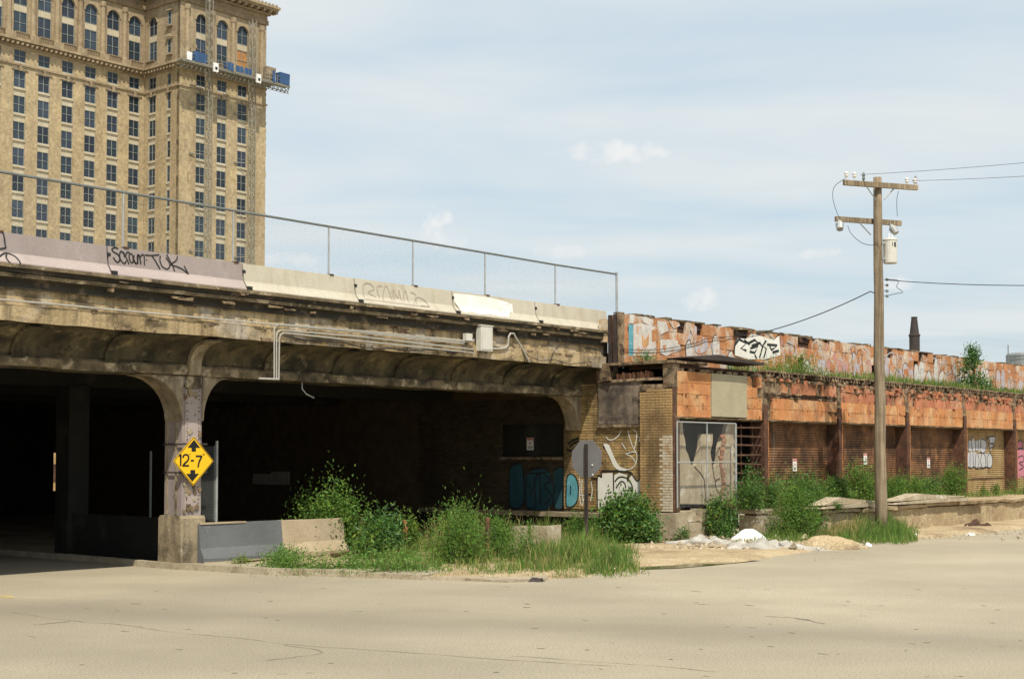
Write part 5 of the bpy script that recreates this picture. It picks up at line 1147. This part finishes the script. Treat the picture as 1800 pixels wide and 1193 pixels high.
gpost(712, 983, 914, .055, m_rustlt, 'pale peeling steel post in the weeds right of the road barrier'); gpost(857, 992, 909, .055, m_rust, 'dark rusty steel post standing in the middle of the weeds')
gpost(1176, 948, 903, .075, m_rustlt, 'orange rusty post at the foot of the brick corner'); gpost(636, 972, 908, .06, m_rust, 'short dark red post behind the leafy bush')
u, w = onG(967, 978); t = MB().box(u-.1, u+.45, w, w+.5, -.02, .72, jit=.03).box(u-.35, u-.12, w+.55, w+.95, -.02, .7, jit=.03).build('concrete_block', m_slabwhite, None, (u, w, 0)); tag(t, 'square pale concrete block half hidden in tall grass', 'block')
a, b = onG(583, 986), onG(680, 977); o = MB().tube([(a[0], a[1], .14), (b[0], b[1], .2)], .045).build('steel_rail', m_rust, None, (a[0], a[1], .1)); tag(o, 'rusty steel pipe lying on the ground before the weeds', 'pipe')
a, b = onG(690, 983), onG(760, 984); o = MB().tube([(a[0], a[1], .12), (b[0], b[1], .13)], .06, 4).build('timber', m_wood, None, (a[0], a[1], .1)); tag(o, 'weathered timber lying at the edge of the weeds', 'timber')
def lump(name, lb, cat, px, py, wpx, hpx, mat, dep=.6, rough_=.25, group=None, n=22, seed=0, z0=0):
    u, w = onG(px, py, z0); P = P3(u, w); s = P.y/2500; R1 = wpx/2*s; H = hpx*s; mb = MB(); vs = []; fs = []
    uh = Vector((math.cos(R(-50)), math.sin(R(-50)))) # direction across the view in u,w
    uv = Vector((-uh.y, uh.x))
    for j in range(9):
        for i in range(n):
            a = 2*math.pi*i/n; rr = 1-j/8; k = 1+rough_*noise.noise(Vector((math.cos(a)*1.7, math.sin(a)*1.7, seed+j*.25)))
            x = R1*rr*math.cos(a)*k; y = R1*dep*rr*math.sin(a)*k; z = H*(1-rr**2.0)*(1+rough_*noise.noise(Vector((x*4, y*4, seed+3))))+rough_*.12*H*noise.noise(Vector((x*14, y*14, seed)))
            p = uh*x+uv*(y+R1*dep*.8); vs.append((u+p.x, w+p.y, z0+max(z, -.03 if j == 0 else 0)))
    for j in range(8):
        for i in range(n): q = (i+1) % n; fs.append((j*n+i, j*n+q, (j+1)*n+q, (j+1)*n+i))
    mb.add(vs, fs); o = mb.build(name, mat, None, (u, w, z0), smooth=True); tag(o, lb, cat, group); return o
o = lump('plastic_sheet', 'bright white humped plastic sheet lying on the rubble', 'sheet', 1319, 956, 74, 26, m_tarp, .5, .12, seed=2)
lump('crumpled_sheet', 'dusty crumpled plastic sheet spread below the white hump', 'sheet', 1350, 969, 200, 17, m_tarp2, .36, 1.0, seed=5, n=40)
lump('folded_sheet', 'long pale fold of plastic trailing towards the brick corner', 'sheet', 1240, 962, 120, 19, m_tarp2, .3, 1.0, seed=9, n=40)
lump('gravel_pile', 'low pile of sandy gravel beside the grass at the pole', 'pile', 1462, 966, 128, 24, m_dirt, .5, .4, seed=11, n=36)
lump('plastic_scrap', 'crushed orange plastic scrap on the rubble', 'scrap', 1261, 938, 28, 8, m_orange, .4, 1.2, seed=4)
lump('plastic_bag', 'small white bag on the dirt right of the pole', 'litter', 1611, 944, 12, 7, m_tarp, .6, .6, seed=6, group='white litter on the dirt'); lump('plastic_bag', 'small white bag at the right edge of the gravel pile', 'litter', 1527, 960, 14, 7, m_tarp, .6, .6, seed=8, group='white litter on the dirt')
lump('plastic_bag', 'flat white scrap of plastic farther right on the dirt', 'litter', 1708, 940, 16, 4, m_tarp, .6, .6, seed=18, group='white litter on the dirt')
lump('black_rag', 'black rag lying on the road edge at the corner slab', 'litter', 941, 1022, 30, 7, m_stack, .4, 1.4, seed=3); lump('soil_heap', 'dark disturbed soil heap on the dirt at the dock', 'pile', 1722, 928, 46, 12, m_darkcore, .4, 1.2, seed=13)
lump('rubble_heap', 'stony rubble heap at the foot of the brick corner', 'pile', 1215, 952, 120, 26, m_dirt, .5, .9, seed=21, n=40)
st = MB()
def stones(x0, x1, y0, y1, n, r0, r1, z=.06):
    for k in range(n):
        x, y = random.uniform(x0, x1), random.uniform(y0, y1); u, w = onG(x, y, z); r = random.uniform(r0, r1)*random.random()**.5; c = Vector((u, w, z+r*.2))
        vs = []
        for d in ((1, 0, 0), (-1, 0, 0), (0, 1, 0), (0, -1, 0), (0, 0, 1), (0, 0, -.5)): vs.append(c+Vector(d)*r*random.uniform(.5, 1.1)+Vector((random.uniform(-.3, .3), random.uniform(-.3, .3), 0))*r)
        st.add(vs, [(0, 2, 4), (2, 1, 4), (1, 3, 4), (3, 0, 4), (2, 0, 5), (1, 2, 5), (3, 1, 5), (0, 3, 5)])
stones(1110, 1320, 938, 966, 520, .02, .1); stones(1380, 1530, 948, 966, 260, .01, .045, .12); stones(1180, 1300, 925, 948, 240, .03, .12, .15); stones(1540, 1800, 925, 948, 220, .015, .07, .05)
stones(1190, 1430, 938, 964, 200, .05, .17, .08); stones(420, 1110, 985, 1012, 260, .01, .035, .1); stones(1100, 1500, 960, 985, 160, .008, .03, .02); stones(30, 1790, 1015, 1185, 160, .004, .012, .0)
so_ = st.build('loose_stones', m_gravel, None, (12, -6, 0)); so_['kind'] = 'stuff'; so_['label'] = 'loose stones and rubble scattered on the dirt verge'; so_['category'] = 'rubble'

# ================================================================= plants
def leafmb(mb, p, L, W, d, up=None, m=0):
    d = d.normalized(); a = Vector((random.gauss(0, 1), random.gauss(0, 1), random.gauss(.4, 1))); x = d.cross(a)
    if x.length < .01: x = Vector((1, 0, 0))
    x = x.normalized()*W/2; n = d.cross(x).normalized()*L*.1
    mb.add([p, p+d*L*.5+x+n, p+d*L, p+d*L*.5-x+n], [(0, 1, 2), (0, 2, 3)], m)
def bush(name, lb, cat, px, yb, x0, x1, yt, n, leaf=.07, mat=None, z0=0, clumps=30, spiky=.3, seed=0, group=None, depth=.75, back=0, lift=.12, lw_=.5, cs=.16):
    rs_ = random.getstate(); random.seed(seed*77+5)
    u, w = onG(px, yb, z0); w += back; P = P3(u, w); s = (P.y)/2500; RX = (x1-x0)/2*s*1.18; H = (yb-yt)*s+back*0
    if back: H = EYE-z0+ (800-yt)*s
    if abs(z0-.85) < .01: w = -3.85; u = onW(px, yb, w)[0]; s = P3(u, w).y/2500; RX = (x1-x0)/2*s*1.18; H = onW(px, yt, w)[1]-.85; depth = min(depth, .5)
    xc = ((x0+x1)/2-px)*s
    uh = Vector((math.cos(R(-50)), math.sin(R(-50)), 0)); uv = Vector((-uh.y, uh.x, 0)); O_ = Vector((u, w, z0))
    t = thing(name, lb, cat, (u, w, z0), group); mb = MB(); sm = MB(); C_ = []
    for k in range(clumps):
        a = random.uniform(0, 2*math.pi); r = random.random()**.5*(1+.45*noise.noise(Vector((math.cos(a)*1.3, math.sin(a)*1.3, seed*3.3)))); h = random.uniform(lift, 1)*(.82+.3*noise.noise(Vector((math.cos(a), math.sin(a)*.8, seed*1.7+9))))
        if k % 7 == 0: h = min(1.04, h*1.2+.08)
        lim = math.sqrt(max(0, 1-(abs(h-.35)/.68)**2)) if h > .35 else (.7+.3*h/.35)
        if random.random() < spiky: h = random.uniform(.6, 1.0); r *= .75; lim = max(lim, .18)
        c = uh*(RX*.92*r*lim*math.cos(a)+xc*h)+uv*(RX*depth*r*lim*math.sin(a)+RX*depth*.3)+Vector((0, 0, H*.93*h)); C_.append(c)
        b = Vector((c.x*.25, c.y*.25, 0)); m_ = b.lerp(c, .55)+Vector((random.gauss(0, .04), random.gauss(0, .04), .05)); sm.tube([O_+b, O_+m_, O_+c], .012 if H > 1 else .006, 4, r1=.003)
    per = n//clumps
    for c in C_:
        sg = cs*RX*random.uniform(.7, 1.4)+.03
        for k in range(per):
            t_ = random.random()**.7; base = c*(.55+.45*t_); base.z = c.z*(.5+.5*t_)
            p = base+Vector((random.gauss(0, sg*(1.25-.85*t_)), random.gauss(0, sg*(1.25-.85*t_)), random.gauss(0, sg*(.7+spiky))))
            if p.z < .02: p.z = random.uniform(.02, .2)
            d = Vector((random.gauss(0, .7), random.gauss(0, .7), random.gauss(.25, .6)))+(p-c)*1.2
            L = leaf*random.uniform(.45, 1.3); leafmb(mb, O_+p, L, L*lw_, d, m=(1 if (random.random() < .1+.25*(hash((int(c.x*50), seed)) % 3 == 0)) else 0))
    sm.build('stems', m_stem, t); mb.build('foliage', [mat or m_leaf, m_leafy], t, free=True); random.setstate(rs_); return t
def grass(name, lb, quads, n, h0, h1, mats, z=0, wdt=.012, seed=0, lean=.35, parent=None):
    rs_ = random.getstate(); random.seed(seed+900); mb = MB(); pts = []
    for k in range(n):
        q = random.choice(quads); rx, ry = random.random(), random.random(); ed = min(1, 2.4*min(rx, 1-rx)+.02, 2.2*min(ry+.3, 1-ry)+.05)
        if random.random() > ed+.2: continue
        x, y = q[0]+(q[1]-q[0])*rx, q[2]+(q[3]-q[2])*ry
        if q[0] > 200: u, w = onG(x+7*noise.noise(Vector((y*.1, x*.02, seed))), y-.02*(rx-.5)*(q[1]-q[0])+7*noise.noise(Vector((x*.035, 0, seed)))*ry, z)
        else: u, w = x, y; ed = 1
        c = noise.noise(Vector((u*1.3, w*1.3, seed)))
        if random.random() > .62+c*.9: continue
        h = random.uniform(h0*.5, h1)*(1+.9*c)*(.35+.65*ed)*(1.35 if random.random() < .08 else 1); a = random.uniform(0, 6.28); l = lean*h*random.uniform(.2, 1.3); dx, dy = math.cos(a)*l, math.sin(a)*l; b = random.uniform(0, 6.28); wx, wy = math.cos(b)*wdt*random.uniform(.5, 1.2), math.sin(b)*wdt
        mi = 1 if (len(mats) > 1 and random.random() < .12+.3*max(0, noise.noise(Vector((u*.8, w*.8, seed+9))))) else 0
        mb.add([(u-wx, w-wy, z), (u+wx, w+wy, z), (u+dx*.35+wx*.7, w+dy*.35+wy*.7, z+h*.6), (u+dx*.35-wx*.7, w+dy*.35-wy*.7, z+h*.6), (u+dx, w+dy, z+h*random.uniform(.85, 1))], [(0, 1, 2, 3), (3, 2, 4)], mi)
    o = mb.build(name, mats, None, (quads[0][0] if quads[0][0] < 200 else 5, -3, z), kind='stuff', free=True); o['label'] = lb; o['category'] = 'grass'; random.setstate(rs_); return o
bush('leafy_bush', 'tall pointed leafy bush behind the road barrier, in front of the dark opening', 'bush', 622, 981, 540, 700, 846, 7500, .085, m_leaf, seed=1, clumps=42, spiky=.3, back=.95, lift=.3, depth=.4)
bush('weed_clump', 'broad leaved weed clump just right of the road barrier', 'weeds', 668, 985, 606, 735, 903, 3600, .15, m_leafd, seed=2, clumps=30, spiky=.2, lw_=.3)
bush('weed_clump', 'feathery green weed clump around the rusty post in the middle', 'weeds', 805, 996, 728, 880, 905, 7500, .09, m_leaf, seed=3, clumps=44, spiky=.5, lw_=.22)
bush('weed_clump', 'narrow weed clump beside the square concrete block', 'weeds', 918, 992, 880, 965, 925, 1800, .08, m_leaf, seed=4, clumps=24, spiky=.5, lw_=.25)
bush('round_bush', 'dense round dark green bush in front of the brick end wall', 'bush', 1105, 958, 1036, 1172, 862, 13000, .1, m_leafd, seed=5, clumps=70, spiky=.05, lift=.08, lw_=.6, cs=.13)
bush('small_shrub', 'small dark shrub at the foot of the rusty orange post', 'shrub', 1196, 958, 1180, 1218, 916, 700, .06, m_leafd, seed=6, clumps=12, spiky=.2)
bush('leafy_bush', 'bush growing against the chain link gate', 'bush', 1264, 953, 1230, 1302, 860, 4200, .08, m_leafd, seed=7, clumps=32, spiky=.3)
bush('climbing_shrub', 'shrub climbing up the rusty bar screen', 'shrub', 1322, 902, 1296, 1348, 805, 2000, .07, m_leafd, seed=8, clumps=26, spiky=.4, z0=.7)
bush('tall_weeds', 'tall bright green weed mass left of the dock slabs', 'weeds', 1403, 950, 1352, 1450, 848, 10000, .08, m_leaf, seed=9, clumps=52, spiky=.4, lw_=.3)
bush('tall_weeds', 'dark weeds standing below the first brown door', 'weeds', 1400, 885, 1345, 1465, 838, 5200, .08, m_leafd, seed=10, clumps=40, spiky=.3, z0=.85, lw_=.35)
bush('tall_weeds', 'tallest weeds on the dock just left of the pole', 'weeds', 1525, 882, 1478, 1560, 812, 5600, .08, m_leaf, seed=11, clumps=40, spiky=.4, z0=.85, lw_=.35)
bush('tall_weeds', 'low weeds on the dock just right of the pole', 'weeds', 1600, 876, 1562, 1655, 842, 4000, .08, m_leaf, seed=12, clumps=30, spiky=.2, z0=.85, lw_=.35)
bush('tall_weeds', 'upright weed clump on the dock below the tan door corner', 'weeds', 1675, 872, 1648, 1706, 818, 4000, .08, m_leaf, seed=13, clumps=28, spiky=.4, z0=.85, lw_=.35)
bush('weed_sprig', 'first small sprig below the silver lettered door', 'weeds', 1726, 866, 1719, 1735, 850, 260, .06, m_leaf, seed=14, clumps=8, z0=.85, group='sprigs on the dock'); bush('weed_sprig', 'second small sprig below the silver lettered door', 'weeds', 1750, 866, 1740, 1762, 848, 420, .06, m_leaf, seed=15, clumps=10, z0=.85, group='sprigs on the dock')
bush('weed_sprig', 'low weeds at the right edge of the photo on the dock', 'weeds', 1790, 862, 1762, 1830, 842, 900, .06, m_leaf, seed=16, clumps=16, z0=.85, group='sprigs on the dock')
bush('weed_sprig', 'small weeds sprouting between the two dock slabs', 'weeds', 1471, 898, 1462, 1482, 880, 260, .06, m_leafd, seed=17, clumps=8, z0=.8)
bush('fallen_branch_bush', 'leafy branches drooping over the right end of the road barrier', 'bush', 622, 975, 590, 650, 905, 1300, .07, m_leaf, seed=18, clumps=18, spiky=.2)
bush('roof_weeds', 'leafy yellow green weeds on the roof below the black and white graffiti', 'weeds', *[1395], 905, 1352, 1450, 905, 10, .05, m_leafy, seed=19, clumps=2) if False else None
def bush_at(name, lb, cat, u, w, z, rad, H, n, leaf, mat, seed, clumps, spiky=.3, lw_=.4, lift=.1, trunk=None):
    rs_ = random.getstate(); random.seed(seed*13+1); t = thing(name, lb, cat, (u, w, z)); mb = MB(); sm = MB(); O_ = Vector((u, w, z))
    C_ = []
    for k in range(clumps):
        h = random.uniform(lift, 1); lim = (1-h)**.6+.12 if trunk else math.sqrt(max(.04, 1-h*h)); a = random.uniform(0, 6.28); r = rad*lim*random.random()**.5
        c = Vector((r*math.cos(a), r*math.sin(a), H*h)); C_.append(c); sm.tube([O_+(Vector((0, 0, c.z*.6)) if trunk else Vector((c.x*.3, c.y*.3, 0))), O_+c*.98], .012, 4, r1=.004)
    if trunk: sm.tube([O_, O_+Vector((.05, 0, H*.5)), O_+Vector((0, .04, H*.97))], trunk, 6, r1=.01)
    for c in C_:
        sg = rad*.17+.03
        for k in range(n//clumps):
            p = c+Vector((random.gauss(0, sg), random.gauss(0, sg), random.gauss(0, sg*.8))); p.z = max(p.z, .02); L = leaf*random.uniform(.6, 1.3)
            leafmb(mb, O_+p, L, L*lw_, Vector((random.gauss(0, .7), random.gauss(0, .7), random.gauss(.1, .6))))
    sm.build('trunk' if trunk else 'stems', m_stem, t); mb.build('crown' if trunk else 'foliage', mat, t, free=True); random.setstate(rs_); return t
a = onW(1712, 686, -2.3); bush_at('roof_tree', 'young tree growing out of the warehouse roof near the far tank', 'tree', a[0], -2.3, 4.95, .62, 1.75, 2000, .12, m_leafd, 1, 30, trunk=.05)
a = onW(1396, 645, -2.3); bush_at('roof_weeds', 'yellow green weeds on the roof right of the black and white graffiti', 'weeds', a[0], -2.3, 4.95, 1.1, .55, 2200, .07, m_leafy, 2, 36)
a = onW(1110, 632, -2.3); bush_at('roof_weeds', 'small weeds at the left end of the warehouse roof', 'weeds', 14.5, -1.9, 4.99, .35, .3, 450, .06, m_leafd, 3, 14)
a = onW(1310, 628, -2.0); bush_at('roof_weeds', 'low weeds on the roof at the left foot of the black and white graffiti', 'weeds', a[0], -1.9, 4.95, .5, .35, 600, .06, m_leaf, 4, 16)
bush('tall_weeds', 'ragged weeds on the dock under the first brown door column', 'weeds', 1470, 884, 1440, 1500, 846, 2600, .08, m_leaf, seed=31, clumps=26, spiky=.4, z0=.85, lw_=.35)
bush('tall_weeds', 'low weeds on the dock beside the pole, under its left edge', 'weeds', 1365, 884, 1335, 1385, 842, 2200, .08, m_leafd, seed=32, clumps=24, spiky=.4, z0=.85, lw_=.35)
for i_, (x0_, x1_, yb_, yt_, lb3) in enumerate(((1285, 1352, 888, 852, 'weeds along the dock at the foot of the rusty bar screen'), (1380, 1450, 882, 842, 'weeds along the dock in front of the first brown door'), (1445, 1500, 880, 838, 'weeds along the dock before the second rusty column'), (1545, 1600, 877, 838, 'weeds along the dock just behind the pole'), (1610, 1665, 874, 846, 'weeds along the dock below the third brown door'))):
    bush('dock_weeds', lb3, 'weeds', (x0_+x1_)/2, yb_, x0_, x1_, yt_, 4200, .075, m_leaf if i_ % 2 else m_leafd, seed=50+i_, clumps=36, spiky=.4, z0=.85, lw_=.35, depth=.5, group='weeds along the dock', lift=.05)
bush('weed_clump', 'loose tall weeds between the feathery clump and the tall grass', 'weeds', 870, 985, 838, 915, 918, 3600, .09, m_leaf, seed=33, clumps=40, spiky=.6, lw_=.2)
bush('weed_clump', 'pale leafy stems leaning between the bush and the feathery clump', 'weeds', 712, 982, 690, 745, 905, 2400, .1, m_leafy, seed=34, clumps=26, spiky=.6, lw_=.24)
bush('weed_clump', 'leafy weeds at the foot of the stop sign post', 'weeds', 1020, 962, 985, 1050, 905, 2600, .08, m_leaf, seed=35, clumps=26, spiky=.5, lw_=.3)
bush('weed_clump', 'small weeds at the right end of the tall grass', 'weeds', 1075, 1000, 1045, 1110, 955, 1800, .06, m_leaf, seed=36, clumps=30, spiky=.6, lw_=.2)
grass('tall_grass', 'tall seeding stalks behind the weed clumps', [(650, 1000, 950, 975)], 2200, .5, 1.0, [m_straw, m_grass], .05, .007, seed=21)
grass('dock_grass', 'taller grass on the dock in front of the brown doors', [(1340, 1700, 868, 884)], 9000, .2, .55, [m_grass, m_straw], .84, .01, seed=22)
bush_at('kerb_weeds', 'low weeds in the middle of the kerb strip before the barrier', 'weeds', *onG(520, 997, .1), .1, .8, .15, 2000, .06, m_leaf, 6, 30, lift=.02)
bush_at('kerb_weeds', 'tiny weed tuft at the foot of the grey painted barrier', 'weeds', *onG(422, 991, .1), .1, .2, .14, 300, .05, m_leafy, 7, 10, lift=.02)
bush_at('kerb_weeds', 'weed patch at the foot of the beige half of the barrier', 'weeds', *onG(500, 988, .1), .1, .45, .26, 900, .06, m_leaf, 8, 24, lift=.02)
bush_at('kerb_weeds', 'low weeds right of the rusty pipe', 'weeds', *onG(700, 1000, .1), .1, 1.0, .16, 2400, .06, m_leaf, 9, 36, lift=.02)
bush_at('kerb_weeds', 'weeds along the kerb right of the pipe end', 'weeds', *onG(610, 998, .1), .1, .8, .15, 1900, .06, m_leaf, 10, 24, lift=.02)
grass('tall_grass', 'tall seeding grass in front of the block and stop sign', [(875, 1125, 966, 1010)], 24000, .18, .52, [m_grass, m_straw], .02, .009, seed=1)
grass('tall_grass', 'grass behind the block and around the sign post', [(870, 1100, 935, 972)], 9000, .25, .6, [m_grass, m_straw], .05, .009, seed=2)
grass('tall_grass', 'grass among the weed clumps right of the barrier', [(630, 910, 962, 1002)], 10000, .15, .5, [m_grass, m_straw], .05, .009, seed=3)
grass('short_grass', 'low fringe of grass at the road edge before the tall grass', [(860, 1140, 998, 1016)], 4200, .05, .2, [m_grass, m_straw], .02, .007, seed=41)
grass('short_grass', 'sparse short grass along the kerb', [(440, 800, 992, 1014), (760, 900, 995, 1012)], 2600, .04, .12, [m_grass, m_straw], .1, .007, seed=4)
grass('tall_grass', 'grass around the foot of the utility pole', [(1470, 1615, 932, 956)], 13000, .25, .6, [m_grass, m_grass], .03, .01, seed=5)
grass('dry_grass', 'dry yellow grass against the dock wall left of the pole', [(1440, 1550, 938, 950)], 5500, .3, .7, [m_straw, m_grass], .03, .01, seed=6)
grass('roof_grass', 'grass growing along the warehouse roof', [(19, 46, -3.05, -2.2), (19, 46, -2.4, -1.6)], 13000, .1, .32, [m_grass, m_straw], 4.96, .012, seed=7)
grass('dock_grass', 'low grass on top of the dock', [(19.5, 46, -4.2, -2.95)], 6000, .08, .28, [m_grass, m_straw], .86, .01, seed=8)
grass('tall_grass', 'grass between the gate bush and the tall weeds', [(1285, 1450, 940, 960)], 5000, .15, .45, [m_grass, m_grass], .03, .009, seed=9)
